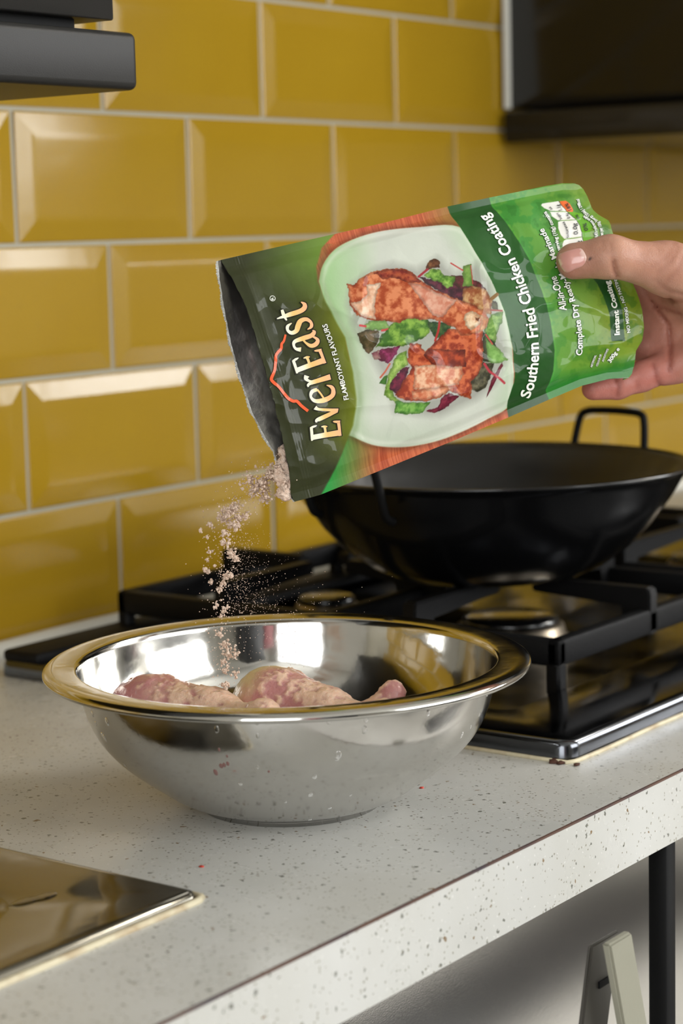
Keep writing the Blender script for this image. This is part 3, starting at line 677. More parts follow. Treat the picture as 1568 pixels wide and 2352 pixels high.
# ---- artwork (flat print) painted per vertex
def inpoly(S, P):
    P = np.asarray(P, float); x, y = S[:, 0], S[:, 1]; ins = np.zeros(len(S), bool)
    d = np.full(len(S), 1e9)
    for i in range(len(P)):
        a = P[i]; b = P[(i+1) % len(P)]
        c = ((a[1] > y) != (b[1] > y)); 
        with np.errstate(divide='ignore', invalid='ignore'):
            xi = (b[0]-a[0])*(y-a[1])/(b[1]-a[1]+1e-12)+a[0]
        ins ^= c & (x < xi)
        ba = b-a; t = np.clip(((x-a[0])*ba[0]+(y-a[1])*ba[1])/(ba@ba+1e-9), 0, 1)
        d = np.minimum(d, np.hypot(x-a[0]-t*ba[0], y-a[1]-t*ba[1]))
    return np.where(ins, d, -d)
def Z(P): return [(760+x/3.7333, 580+y/3.7333) for x, y in P]
def artwork(S):
    N_ = len(S); col = np.zeros((N_, 3))
    def blend(m, c):
        nonlocal col
        m = np.clip(m, 0, 1)[:, None]; col = col*(1-m)+np.asarray(c)*m
    def local(P, pad=14):
        P = np.asarray(P); return np.where((S[:, 0] > P[:, 0].min()-pad) & (S[:, 0] < P[:, 0].max()+pad) & (S[:, 1] > P[:, 1].min()-pad) & (S[:, 1] < P[:, 1].max()+pad))[0]
    x, y = S[:, 0], S[:, 1]
    n_big = fbm(S, 120., 40, 3); n_mid = fbm(S, 30., 41, 4); n_fine = fbm(S, 9., 42, 4)
    # right green field
    g1, g2, g3 = np.array([62, 148, 48.]), np.array([132, 160, 40.]), np.array([88, 172, 78.])
    t = np.clip((x-1180)/220+(n_big-.5)*1.2, 0, 1)[:, None]; col = g1*(1-t)+g2*t
    q = np.clip(1-np.abs(x-(1215+.11*(y-500)))/55, 0, 1)*.7; blend(q, g3)
    blend(np.clip((n_mid-.52)*5, 0, .35), [150, 190, 70]); blend(np.clip((.42-n_mid)*5, 0, .35), [40, 110, 30])
    blend(np.clip((y-860-(1250-x)*.25)/40, 0, .8)*(x > 1230), [28, 130, 40])
    # wood strip, plate
    band_l = np.interp(y, [440, 474, 512, 581, 654, 726, 809, 882, 922, 960, 1000], [1022, 1027, 1040, 1072, 1109, 1138, 1159, 1168, 1160, 1168, 1180])
    band_r = np.interp(y, [430, 454, 480, 538, 603, 675, 744, 809, 856, 896, 918, 960], [1121, 1123, 1130, 1163, 1196, 1225, 1246, 1259, 1260, 1251, 1261, 1275])
    dark_r = np.interp(y, [500, 530, 570, 615, 650, 700, 780, 860, 920, 980, 1040, 1100, 1135, 1170], [800, 775, 738, 721, 722, 738, 778, 799, 808, 802, 782, 757, 738, 722])
    mid = (x < band_l) & (x > dark_r-4)
    s_ = np.column_stack([x*.957-y*.289, x*.289+y*.957])
    streak = noise(s_*np.array([.35, 1/60.]), 1., 55)*.6+noise(s_*np.array([.9, 1/40.]), 1., 56)*.4
    wood = np.array([186, 92, 58.])+(streak[:, None]-.5)*np.array([70, 62, 44.])
    u_top = np.clip((x-960)/80, 0, .75)[:, None]
    wood = wood*(1-u_top*(y < 700)[:, None])+np.array([150, 120, 60.])*u_top*(y < 700)[:, None]
    lowg = np.clip((870-x)/120, 0, 1)*np.clip((y-850)/100, 0, 1)
    wood = wood*(1-lowg[:, None])+np.array([34, 150, 62.])*lowg[:, None]
    col = np.where(mid[:, None], wood, col)
    plate = [(724, 650), (735, 612), (765, 575), (815, 548), (880, 530), (960, 523), (1045, 526), (1085, 590), (1125, 670), (1150, 760), (1163, 860), (1168, 930), (1120, 962), (1060, 992), (1000, 1014), (930, 1027), (860, 1026), (805, 1006), (776, 985), (800, 900), (780, 790), (740, 710)]
    plate = smooth_path(plate+plate[:1], 5)[:-1]
    dpl = inpoly(S, plate)
    blend(np.exp(-(np.minimum(dpl, 0)/9.)**2)*(dpl < 0)*mid*.5, [90, 50, 30])
    pc = np.array([202, 208, 200.])+(n_big[:, None]-.5)*14
    gl = np.clip((860-x-(n_big-.5)*40)/110, 0, 1)[:, None]; pc = pc*(1-gl)+np.array([160, 196, 146.])*gl
    gr = np.clip((x-band_l+60)/70, 0, 1)[:, None]*.5; pc = pc*(1-gr)+np.array([160, 196, 150.])*gr
    gb = np.clip((y-960)/70, 0, 1)[:, None]*.35; pc = pc*(1-gb)+np.array([150, 176, 140.])*gb
    m = np.clip(dpl/3+.5, 0, 1)*mid; col = col*(1-m[:, None])+pc*m[:, None]
    blend(np.exp(-((dpl-9)/5.)**2)*mid*.35, [228, 230, 224])
    # left olive panel
    dl = dark_r-x
    ol = np.array([48, 52, 26.]); ol2 = np.array([112, 122, 30.]); ol3 = np.array([104, 134, 52.])
    tt = np.clip(1-dl/120, 0, 1)[:, None]**1.6*np.clip((y-610)/150, 0, 1)[:, None]*np.clip((1075-y)/90, 0, 1)[:, None]
    oc = ol*(1-tt)+ol2*tt
    t2 = np.clip((x-560)/170, 0, 1)[:, None]*np.clip((720-y)/110, 0, 1)[:, None]; oc = oc*(1-t2)+ol3*t2
    oc = oc+(n_mid[:, None]-.5)*10
    m = np.clip(dl/5+.5, 0, 1); col = col*(1-m[:, None])+oc*m[:, None]
    blend(np.exp(-((dl+7)/9.)**2)*(dl < 4)*(y > 560)*(y < 1010)*.35, [96, 120, 70])
    # dark band
    m = np.clip((x-band_l)/2+.5, 0, 1)*np.clip((band_r-x)/2+.5, 0, 1)
    bandc = np.array([36, 92, 30.])+(n_mid[:, None]-.5)*16
    bt = np.clip(np.abs(y-(650))/300, 0, 1)[:, None]; bandc = bandc*(1-bt*.25)
    col = col*(1-m[:, None])+bandc*m[:, None]
    # soft shadows around the food
    def soft(P, c, a, w_=14):
        I = local(P, 40); d = inpoly(S[I], P); m_ = np.clip(d/w_+.5, 0, 1)*a*(mid[I]); col[I] = col[I]*(1-m_[:, None])+np.asarray(c)*m_[:, None]
    soft(Z([(130, 290), (350, 150), (500, 105), (680, 160), (860, 60), (1000, 210), (1180, 120), (1300, 300), (1350, 500), (1400, 700), (1460, 900), (1350, 1150), (1200, 1280), (900, 1420), (500, 1380), (420, 1150), (280, 900), (150, 700), (90, 480)]), [150, 152, 146], .75, 22)
    def shape(P, c, c2=None, sc=9., amp=1., edge=1.3, seed=0, rag=3.):
        P = Z(P); I = local(P, 8); s = S[I]
        d = inpoly(s, P)+(fbm(s, 7., 60+seed, 3)-.5)*2*rag
        m_ = np.clip(d/edge+.5, 0, 1)[:, None]
        n_ = fbm(s, sc, 70+seed, 4); n_ = np.clip((n_-.5)*2.6*amp+.5, 0, 1)[:, None]
        c_ = np.asarray(c, float)*(1-n_)+np.asarray(c2 if c2 else c, float)*n_
        sh = np.clip(d/7., 0, 1)[:, None]; c_ = c_*(.72+.28*sh)
        col[I] = col[I]*(1-m_)+c_*m_
    def stem(P, c, w_=1.6):
        P = np.array(Z(P)); I = local(P, 8); s3 = np.column_stack([S[I], np.zeros(len(I))]); d = polydist(s3, np.column_stack([P, np.zeros(len(P))]))
        m_ = np.clip((w_-d)+.5, 0, 1)[:, None]; col[I] = col[I]*(1-m_)+np.asarray(c, float)*m_
    shape([(700, 240), (1050, 290), (1090, 420), (1060, 470), (850, 360), (740, 290)], (52, 24, 32), (96, 40, 56), seed=1)
    shape([(960, 220), (1060, 230), (1200, 290), (1250, 350), (1050, 350), (980, 300)], (110, 44, 52), (70, 40, 30), seed=2)
    shape([(750, 180), (770, 110), (830, 78), (882, 100), (872, 150), (800, 165)], (82, 46, 26), (128, 84, 46), seed=3)
    stem([(690, 235), (770, 170)], (150, 40, 50), 2.5)
    shape([(740, 225), (800, 165), (870, 172), (905, 225), (990, 232), (998, 270), (970, 320), (930, 335), (880, 290), (800, 260)], (76, 122, 34), (150, 190, 88), seed=4)
    shape([(1062, 150), (1130, 132), (1142, 315), (1060, 322)], (98, 138, 54), (128, 164, 78), seed=5)
    stem([(968, 118), (1062, 182)], (180, 70, 66)); stem([(1130, 140), (1140, 300)], (170, 70, 60), 1)
    shape([(1290, 440), (1350, 460), (1350, 520), (1290, 520)], (84, 86, 46), (60, 50, 30), seed=6)
    stem([(1280, 440), (1345, 390)], (130, 96, 52), 4); stem([(1290, 525), (1385, 530)], (150, 70, 60), 2)
    shape([(1230, 700), (1290, 560), (1395, 540), (1390, 610), (1345, 720), (1335, 800), (1280, 780)], (84, 130, 54), (146, 182, 100), seed=7)
    shape([(1220, 700), (1330, 800), (1360, 880), (1300, 960), (1230, 960)], (46, 58, 34), (70, 70, 50), seed=8)
    shape([(1245, 745), (1310, 810), (1370, 860), (1445, 940), (1370, 975), (1280, 960), (1262, 860)], (112, 160, 78), (142, 188, 106), seed=9)
    stem([(1250, 730), (1310, 810)], (190, 80, 70), 1.5)
    shape([(1240, 960), (1330, 970), (1310, 1080), (1275, 1170), (1210, 1215), (1140, 1190), (1120, 1110)], (50, 50, 32), (112, 106, 82), seed=10)
    shape([(1290, 1260), (1310, 1120), (1345, 1060), (1400, 960), (1410, 990), (1350, 1120), (1320, 1200)], (108, 30, 48), (140, 50, 66), seed=11, rag=1)
    stem([(1250, 975), (1300, 1040), (1435, 1135)], (180, 62, 74), 2.6)
    shape([(165, 720), (250, 680), (350, 695), (355, 770), (320, 830), (265, 895), (200, 800)], (66, 60, 32), (112, 92, 66), seed=12)
    shape([(230, 640), (300, 600), (420, 610), (450, 680), (350, 690), (240, 680)], (116, 156, 84), (146, 182, 110), seed=13)
    stem([(190, 650), (240, 655)], (190, 60, 66), 2.5); stem([(380, 692), (440, 680)], (190, 70, 70), 2.5)
    shape([(370, 740), (470, 625), (620, 575), (760, 600), (800, 660), (760, 740), (660, 790), (560, 825), (330, 830)], (58, 102, 30), (132, 172, 70), 14, 1.2, seed=14)
    shape([(760, 620), (850, 620), (960, 650), (920, 740), (830, 760), (790, 700)], (34, 64, 34), (84, 110, 60), seed=15)
    stem([(862, 620), (850, 700), (828, 780)], (170, 50, 46), 2.4)
    shape([(300, 890), (380, 850), (530, 825), (500, 900), (440, 972), (360, 950)], (92, 14, 46), (150, 50, 100), seed=16)
    shape([(290, 880), (350, 860), (370, 930), (320, 940)], (180, 140, 134), (140, 80, 90), seed=17)
    stem([(448, 975), (410, 1040), (370, 1090)], (184, 96, 76), 2)
    shape([(360, 1140), (400, 1080), (430, 1070), (420, 1150)], (66, 120, 44), (90, 140, 60), seed=18, rag=1)
    shape([(500, 900), (590, 855), (605, 980), (520, 1040), (470, 1150), (480, 1240), (560, 1300), (500, 1310), (410, 1240), (430, 1080), (480, 960)], (104, 146, 48), (170, 198, 108), seed=19)
    shape([(460, 1120), (560, 1010), (620, 1000), (560, 1150), (520, 1240), (455, 1190)], (66, 20, 40), (120, 36, 62), seed=20)
    shape([(500, 1290), (620, 1300), (800, 1300), (740, 1385), (600, 1402), (505, 1390)], (68, 128, 44), (128, 180, 88), seed=21)
    shape([(765, 1372), (870, 1340), (895, 1260), (960, 1220), (1050, 1250), (960, 1330), (850, 1392)], (86, 18, 38), (132, 46, 66), seed=22)
    shape([(1060, 340), (1150, 320), (1245, 345), (1300, 450), (1290, 560), (1230, 560), (1150, 490), (1050, 450)], (142, 78, 42), (196, 156, 108), seed=23)
    shape([(600, 860), (620, 800), (700, 800), (740, 880), (840, 780), (940, 680), (1040, 700), (1220, 690), (1240, 960), (1200, 1070), (1150, 1120), (1160, 1270), (1080, 1250), (960, 1200), (900, 1250), (750, 1295), (600, 1285), (500, 1240), (540, 1180), (560, 1130), (640, 1010), (600, 960)], (140, 48, 24), (202, 104, 64), 10, 1.3, seed=24)
    shape([(730, 900), (780, 850), (1080, 860), (1100, 1000), (960, 1010), (800, 980)], (110, 36, 20), (178, 74, 40), 12, seed=25)
    shape([(660, 990), (800, 985), (1060, 1000), (1080, 1060), (1040, 1150), (900, 1170), (760, 1200), (650, 1190)], (196, 112, 78), (232, 186, 154), 11, 1.2, seed=26)
    shape([(640, 1200), (900, 1170), (1040, 1160), (960, 1200), (880, 1250), (740, 1285), (640, 1270)], (190, 100, 66), (222, 160, 124), 10, seed=27)
    shape([(100, 290), (150, 300), (210, 240), (320, 185), (440, 160), (560, 160), (640, 200), (720, 280), (830, 350), (950, 400), (1050, 450), (1150, 480), (1230, 540), (1270, 600), (1260, 660), (1180, 720), (1100, 735), (1040, 740), (990, 680), (880, 620), (800, 600), (700, 600), (600, 590), (520, 625), (400, 610), (270, 600), (170, 560), (115, 470), (110, 380)], (158, 66, 32), (216, 134, 92), 12, 1.2, seed=28)
    shape([(320, 195), (440, 165), (560, 165), (640, 200), (720, 285), (600, 290), (500, 240), (400, 250)], (118, 34, 24), (168, 80, 48), 9, seed=29)
    shape([(260, 300), (380, 280), (340, 380), (320, 480), (330, 600), (200, 560), (120, 450), (200, 440), (270, 380)], (216, 160, 128), (238, 208, 184), 11, seed=30)
    shape([(600, 290), (700, 300), (830, 370), (1000, 440), (940, 520), (880, 590), (800, 560), (700, 420)], (198, 124, 100), (220, 168, 146), 11, seed=31)
    shape([(1060, 560), (1120, 530), (1180, 560), (1200, 640), (1120, 700), (1070, 650)], (206, 160, 122), (236, 214, 184), 8, seed=32)
    shape([(1150, 590), (1190, 590), (1185, 620), (1155, 620)], (120, 60, 34), (150, 90, 50), seed=33)
    shape([(1190, 560), (1270, 600), (1255, 670), (1180, 720), (1200, 640)], (190, 120, 72), (224, 170, 120), 8, seed=34)
    # fine crispy grain on the food
    # nutrition label
    def T4(P): return [(1220+a/7.84, 430+b/7.84) for a, b in P]
    def flat(P, c, edge=1.):
        P = np.array(P); I = local(P, 4); m_ = np.clip(inpoly(S[I], P)/edge+.5, 0, 1)[:, None]; col[I] = col[I]*(1-m_)+np.asarray(c, float)*m_
    flat(T4([(570, 470), (700, 460), (850, 500), (990, 620), (1025, 750), (960, 860), (1005, 960), (850, 1035), (825, 920), (800, 720), (740, 620)]), (108, 182, 24), 2)
    wht = (226, 226, 224)
    flat(T4([(118, 350), (150, 315), (460, 265), (505, 370), (575, 465), (260, 460), (160, 410)]), wht)
    flat(T4([(258, 480), (575, 475), (735, 612), (400, 630), (300, 560)]), wht)
    flat(T4([(400, 660), (450, 642), (740, 622), (800, 720), (828, 925), (480, 975), (420, 900), (390, 780)]), wht)
    flat(T4([(442, 1080), (470, 1010), (520, 988), (828, 938), (845, 1040), (700, 1120), (460, 1200)]), wht)
    flat(T4([(470, 270), (590, 258), (650, 310), (708, 430), (690, 470), (575, 465), (500, 360)]), (226, 104, 44))
    for Pq in ([(460, 265), (505, 370), (575, 465), (680, 560), (740, 620), (800, 720), (825, 920), (848, 1035)],):
        P = np.array(T4(Pq)); I = local(P, 5); s3 = np.column_stack([S[I], np.zeros(len(I))]); d = polydist(s3, np.column_stack([P, np.zeros(len(P))]))
        m_ = np.clip(1.1-d, 0, 1)[:, None]; col[I] = col[I]*(1-m_)+np.array([30, 40, 20.])*m_
    flat([(1200+a/4.261, 420+b/4.261) for a, b in ((635, 955), (795, 905), (850, 1020), (890, 1130), (930, 1300), (970, 1560), (828, 1563), (815, 1440), (790, 1300), (735, 1120), (680, 1010))], (28, 84, 26))
    gsel = np.clip((x-band_r)/6, 0, 1)[:, None]*(col[:, :1] < col[:, 1:2]+20)*(col[:, 2:3] < 170); col = col*(1-.12*gsel)*np.array([.94, .93, .90])
    return lin(np.clip(col, 0, 255))

pouch = thing('seasoning_pouch', 'open green foil pouch of chicken coating tipped by the hand, powder pouring out', 'pouch', tuple(sheet([(980, 780)])[0]))
NU, NV = 640, 440
uu, vv_ = np.meshgrid(np.linspace(0, 1, NU), np.linspace(0, 1, NV), indexing='ij')
u, v = uu.ravel(), vv_.ravel()
a_, b_ = UV2ab(u, v)
# slight tear wobble on the cut edge
a_ = a_-(1-np.clip(u/.05, 0, 1))*(1.2*(noise(np.column_stack([b_, b_*0]), 9., 90)-.5)*2)
SH = ba_(0, 0)*0+O0+a_[:, None]*EX+b_[:, None]*EY
PF = pouch_pt(SH)
ii = np.arange(NU*NV).reshape(NU, NV)
quads = np.stack([ii[:-1, :-1], ii[1:, :-1], ii[1:, 1:], ii[:-1, 1:]], -1).reshape(-1, 4)
n_ = np.cross(PF[quads[1000, 1]]-PF[quads[1000, 0]], PF[quads[1000, 3]]-PF[quads[1000, 0]])
if n_@PN < 0: quads = quads[:, ::-1]
meshobj('front_panel', PF, quads, M['film'], pouch, True, artwork(SH))
# foil lining just behind the printed film, seen inside the mouth
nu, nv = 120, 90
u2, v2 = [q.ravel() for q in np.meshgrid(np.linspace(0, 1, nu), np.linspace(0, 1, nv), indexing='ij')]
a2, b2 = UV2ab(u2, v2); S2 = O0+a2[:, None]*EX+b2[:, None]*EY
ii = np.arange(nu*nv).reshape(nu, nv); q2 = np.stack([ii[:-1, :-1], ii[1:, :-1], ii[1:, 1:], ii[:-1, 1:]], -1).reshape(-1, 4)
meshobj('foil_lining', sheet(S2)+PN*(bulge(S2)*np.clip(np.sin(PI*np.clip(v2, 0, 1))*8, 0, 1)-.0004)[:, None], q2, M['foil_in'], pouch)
# back panel, bowed away, longer than the front at the mouth
LB = ab([(500, 597), (503, 640), (515, 715), (530, 790), (553, 870), (580, 950), (612, 1010), (630, 1040), (650, 1110), (676, 1153)])
def back_pts(u, v):
    a, b = UV2ab(u, v)
    aLf = np.interp(b, LFT[:, 1], LFT[:, 0]); aLb = np.interp(b, LB[:, 1], LB[:, 0])
    ext = np.clip(1-u/.12, 0, 1)
    S = O0+(a)[:, None]*EX+b[:, None]*EY
    side = np.sin(PI*np.clip(v, 0, 1))**.7
    prof = np.interp(u, [0, .1, .3, .6, .85, 1], [15., 10., 10., 12., 9., 3.])
    h = -(side*prof+.6*(fbm(S, 80., 77, 3)-.5)*side*2)
    # after the tilt the bowed lip already reads left; extend the rest of the way along the sheet
    base = sheet(S)+PN*(h*.001)[:, None]
    return base, S, ext, (aLb-aLf), h
base, Sb, ext, dA, hb = back_pts(u2, v2)
# shift needed along the sheet so the projected lip meets the traced line
dirx = sheet(np.array([O0+EX*10]))[0]-sheet(np.array([O0]))[0]; unit = dirx/10
proj_shift = (hb*.001)*(PN@CR)*CF/1.11
need = (dA-proj_shift*.957)
lipz = np.exp(-u2/.08)
Bk = base+unit*(np.minimum(need, 0)*lipz)[:, None]
wob = (noise(np.column_stack([b2, b2*0]), 4., 91)-.5)*1.6*np.exp(-u2/.02)
Bk = Bk+unit*wob[:, None]
meshobj('back_panel', Bk, q2[:, ::-1], M['foil'], pouch)
# crimped silver hem along the torn back edge
hem_i = ii[0, :]; P_ = Bk[hem_i]; nh = 420
t_ = np.linspace(0, 1, nh); Ph = np.stack([np.interp(t_, np.linspace(0, 1, len(P_)), P_[:, k]) for k in range(3)], 1)
Vh = []; 
for i in range(nh):
    wdt = 8.+2.5*math.sin(i*.11); zz = (.0006 if i % 2 else -.0002)
    keep = 1 if i < nh*.86 else .4
    Vh += [Ph[i]+PN*.0004, Ph[i]-unit*wdt*.35*keep+PN*zz, Ph[i]-unit*(wdt*.6+rng.uniform(-1, 1.2))*keep+PN*(.0002+rng.uniform(-.0003, .0003))]
Fh = [];
for i in range(nh-1):
    for k in range(2): Fh.append((i*3+k, (i+1)*3+k, (i+1)*3+k+1, i*3+k+1))
meshobj('torn_hem', Vh, Fh, M['hem'], pouch, False)
# bottom gusset closing the pouch between the panels
S_e = O0+np.array([UV2ab(np.array([1.]*60), np.linspace(0, 1, 60))]).reshape(2, -1).T @ np.array([EX, EY])
Pa = sheet(S_e)+PN*bulge(S_e)[:, None]; ub, vb = np.ones(60), np.linspace(0, 1, 60)
bb, *_r = back_pts(ub, vb)
Vg = np.concatenate([Pa, (Pa+bb)/2-unit*18, bb]); Fg = [(k*60+i, k*60+i+1, (k+1)*60+i+1, (k+1)*60+i) for k in range(2) for i in range(59)]
meshobj('gusset', Vg, Fg, M['film'], pouch, True, np.tile(lin((84, 140, 50)), (len(Vg), 1)))

# ---- lettering
def arc(P, n=40):
    P = smooth_path(P, n); d = np.hypot(*np.diff(P, axis=0).T); return P, np.concatenate([[0], np.cumsum(d)])
def along(P, s, t):
    x = np.interp(t, s, P[:, 0]); y = np.interp(t, s, P[:, 1])
    e = 1.5; tx = np.interp(t+e, s, P[:, 0])-np.interp(t-e, s, P[:, 0]); ty = np.interp(t+e, s, P[:, 1])-np.interp(t-e, s, P[:, 1])
    l = np.hypot(tx, ty)+1e-9; return x, y, tx/l, ty/l
def place(XY, P, s, scx, scy, shear=0):
    x, y, tx, ty = along(P, s, (XY[:, 0]+XY[:, 1]*shear)*scx)
    # up of the letters is the left of travel in picture space (y down)
    return np.column_stack([x+ty*XY[:, 1]*scy, y-tx*XY[:, 1]*scy])
def emit(name, XYs, Fs, cols, off, label=None):
    V = pouch_pt(XYs, off); o = meshobj(name, V, Fs, M['ink'], pouch, True, cols)
    if label: o['label'] = label
    return o
def text_mesh(body, bold=0., res=3):
    # the curve filler can drop a counter at unlucky offsets: try close ones and keep the fullest mesh
    cu = bpy.data.curves.new('t', 'FONT'); cu.body = body; cu.size = 1; cu.resolution_u = res; cu.fill_mode = 'FRONT'
    ob = bpy.data.objects.new('t', cu); C.objects.link(ob); best = None
    for dlt in (0, .001, -.001, .002, -.002, .003, -.003, .0045):
        cu.offset = bold+dlt; cu.update_tag(); bpy.context.view_layer.update()
        dg = bpy.context.evaluated_depsgraph_get(); me = bpy.data.meshes.new_from_object(ob.evaluated_get(dg))
        ar = sum(p.area for p in me.polygons)*(1-dlt*14)
        if best is None or ar > best[0]:
            if best: bpy.data.meshes.remove(best[1])
            best = (ar, me)
        else: bpy.data.meshes.remove(me)
    bpy.data.objects.remove(ob); bpy.data.curves.remove(cu)
    return best[1]
def finetri(me, maxlen):
    bm = bmesh.new(); bm.from_mesh(me); bmesh.ops.triangulate(bm, faces=bm.faces)
    for _ in range(4):
        L_ = [e for e in bm.edges if e.calc_length() > maxlen]
        if not L_: break
        bmesh.ops.subdivide_edges(bm, edges=L_, cuts=1); bmesh.ops.triangulate(bm, faces=bm.faces)
    V = np.array([v.co[:2] for v in bm.verts]); Fs = [tuple(v.index for v in f.verts) for f in bm.faces]
    bm.free(); return V, Fs
def write(body, base, cap, color, outline=None, ow=.06, bold=.012, shear=0, label=None, off=.0005):
    P, s = arc(base); ln = s[-1]
    me = text_mesh(body, bold); V, Fs = finetri(me, .17); bpy.data.meshes.remove(me)
    w0 = V[:, 0].max(); x0 = V[:, 0].min(); scx = ln/(w0-x0); scy = cap/.72
    XY = place(np.column_stack([V[:, 0]-x0, V[:, 1]]), P, s, scx, scy, shear)
    if outline is not None:
        me = text_mesh(body, bold+ow); V2_, F2 = finetri(me, .17); bpy.data.meshes.remove(me)
        XY2 = place(np.column_stack([V2_[:, 0]-x0, V2_[:, 1]]), P, s, scx, scy, shear)
        emit('lettering_outline', XY2, F2, np.tile(lin(outline), (len(XY2), 1)), off-.00018)
    emit('lettering', XY, Fs, np.tile(lin(color), (len(XY), 1)), off, label)
WHT = (232, 234, 222); DG = (20, 62, 22)
write('Southern Fried Chicken Coating', [(1213, 916), (1220, 870), (1220, 815), (1212, 755), (1196, 690), (1172, 622), (1142, 552), (1112, 492)], 27, WHT, (22, 58, 20), .03, .018, label='large white lettering on the dark green band')
write('All-in-One', [(1282, 719), (1271, 680), (1257, 641)], 17, WHT, DG, .07, .012, .15)
write('Complete Dry Ready-Made Marinade', [(1324, 820), (1322, 780), (1313, 735), (1298, 690), (1279, 638), (1256, 588), (1234, 530)], 15, WHT, DG, .07, .012)
write('Each serving (10g) contains', [(1276, 604), (1268, 570), (1261, 535), (1255, 510), (1242, 490)], 9, WHT, DG, .09, .012)
write('FLAMBOYANT FLAVOURS', [(789, 921), (779, 878), (763, 823), (749, 779), (739, 748)], 11, (226, 226, 214), (44, 48, 22), .07, .02, label='small white lettering under the brand name')
write('Instant Coating', [(1413, 772), (1408, 730), (1400, 690), (1388, 648)], 13, WHT, None, bold=.025)
write('NO MIXING - NO PASTING', [(1439, 766), (1428, 715), (1416, 672), (1404, 638)], 8, WHT, DG, .09, .01)
write('ARTIFICIAL', [(1354, 846), (1360, 819)], 5, WHT, DG, .1, .01); write('COLOUR OR', [(1367, 843), (1373, 817)], 5, WHT, DG, .1, .01); write('ADDITIVES', [(1380, 833), (1388, 805)], 5, WHT, DG, .1, .01)
write('300g e', [(1398, 835), (1408, 818), (1416, 804)], 10, WHT, DG, .08, .02)
T_ = lambda P: [(1220+a/7.84, 430+b/7.84) for a, b in P]
BK = (28, 30, 26)
for tx, bl, cap in (('Salt', [(305, 432), (275, 375)], 5.5), ('1.1g', [(478, 445), (448, 330)], 9), ('18%', [(665, 430), (610, 300)], 9), ('Sugars', [(478, 602), (400, 490)], 6), ('0.4g', [(628, 588), (590, 492)], 7), ('Saturates', [(572, 962), (552, 800), (512, 652)], 6.5), ('0.0g', [(742, 892), (728, 680)], 10), ('0%', [(938, 815), (918, 672)], 9), ('0%', [(800, 590), (765, 512)], 6.5), ('0.1g', [(802, 1200), (790, 1000)], 10), ('Fat', [(622, 1210), (600, 1110)], 6.5)):
    write(tx, T_(bl), cap, BK)
write('Typical values per 100g: Energy 1256kJ / 298kcal', T_([(1225, 1150), (1215, 960), (1200, 800), (1160, 660), (1060, 560), (950, 470), (880, 380), (835, 220)]), 8, WHT, DG, .1, .012)
write('of an adult\'s reference intake', T_([(1120, 1100), (1110, 900), (1080, 720), (1010, 610), (890, 530)]), 8, WHT, DG, .1, .012)

# brand name drawn as flared strokes
GL = {
 'E': (.62, [([(.13, .02), (.12, .5), (.10, .97)], [.20, .17, .16]), ([(.02, .04), (.25, .045), (.50, .05)], [.09, .09, .10]), ([(.49, .0), (.53, .16), (.55, .22)], [.10, .07, .02]), ([(.10, .50), (.28, .50), (.40, .51)], [.09, .08, .09]), ([(.40, .42), (.42, .51), (.43, .62)], [.03, .08, .03]), ([(.0, .97), (.22, .95), (.46, .95)], [.06, .09, .09]), ([(.45, .98), (.48, .86), (.50, .76)], [.06, .08, .02])]),
 'v': (.56, [([(.0, .76), (.08, .74), (.12, .60), (.27, .05)], [.05, .12, .16, .12]), ([(.27, .02), (.36, .3), (.46, .62), (.55, .72)], [.13, .10, .10, .15])]),
 'e': (.58, [([(.07, .36), (.30, .42), (.50, .50)], [.06, .06, .06]), ([(.50, .50), (.47, .68), (.30, .76), (.12, .66), (.07, .38), (.15, .10), (.34, .02), (.47, .06), (.56, .18)], [.12, .13, .08, .13, .17, .15, .12, .10, .02])]),
 'r': (.44, [([(.12, .0), (.12, .4), (.12, .66)], [.19, .16, .15]), ([(.0, .76), (.08, .74), (.12, .60)], [.04, .10, .12]), ([(.12, .50), (.20, .68), (.32, .76), (.41, .70)], [.05, .08, .12, .17])]),
 'a': (.58, [([(.08, .60), (.16, .74), (.30, .77), (.41, .68), (.42, .40), (.42, .14), (.50, .02), (.58, .04)], [.16, .09, .08, .12, .16, .15, .12, .03]), ([(.42, .44), (.24, .38), (.09, .26), (.09, .10), (.22, .01), (.42, .14)], [.06, .07, .13, .15, .10, .05])]),
 's': (.46, [([(.40, .58), (.34, .73), (.20, .77), (.08, .68), (.10, .52), (.24, .42), (.37, .30), (.37, .12), (.22, .01), (.07, .04), (.02, .18)], [.03, .10, .09, .13, .15, .17, .16, .13, .09, .10, .03])]),
 't': (.46, [([(.16, .98), (.16, .6), (.16, .22), (.22, .06), (.34, .02), (.45, .10)], [.03, .15, .16, .15, .11, .03]), ([(.0, .70), (.2, .74), (.40, .75)], [.04, .10, .08])])}
def strokes(P, s, sc, cap, grow, text, off, colf, name, label=None):
    Vs = []; Fs = []; Cs = []
    for ch, sx in text:
        wd, st_ = GL[ch]
        for pts, wds in st_:
            n = 7
            Q = smooth_path(np.column_stack([np.array(pts), wds]), n)
            XY = Q[:, :2]*np.array([1, 1]); wq = np.maximum(Q[:, 2], .015)/2+grow
            tg = np.gradient(XY, axis=0); tg /= np.linalg.norm(tg, axis=1)[:, None]+1e-9; nm = np.column_stack([-tg[:, 1], tg[:, 0]])
            if grow: XY[0] -= tg[0]*grow; XY[-1] += tg[-1]*grow
            b0 = len(Vs)
            for k in range(len(XY)):
                for f in (-1, -.33, .33, 1): Vs.append((sx+XY[k, 0]+nm[k, 0]*wq[k]*f, XY[k, 1]+nm[k, 1]*wq[k]*f))
            for k in range(len(XY)-1):
                for j in range(3): Fs.append((b0+k*4+j, b0+(k+1)*4+j, b0+(k+1)*4+j+1, b0+k*4+j+1))
    V = np.array(Vs); XY = place(V, P, s, sc, cap); return emit(name, XY, Fs, colf(V), off, label)
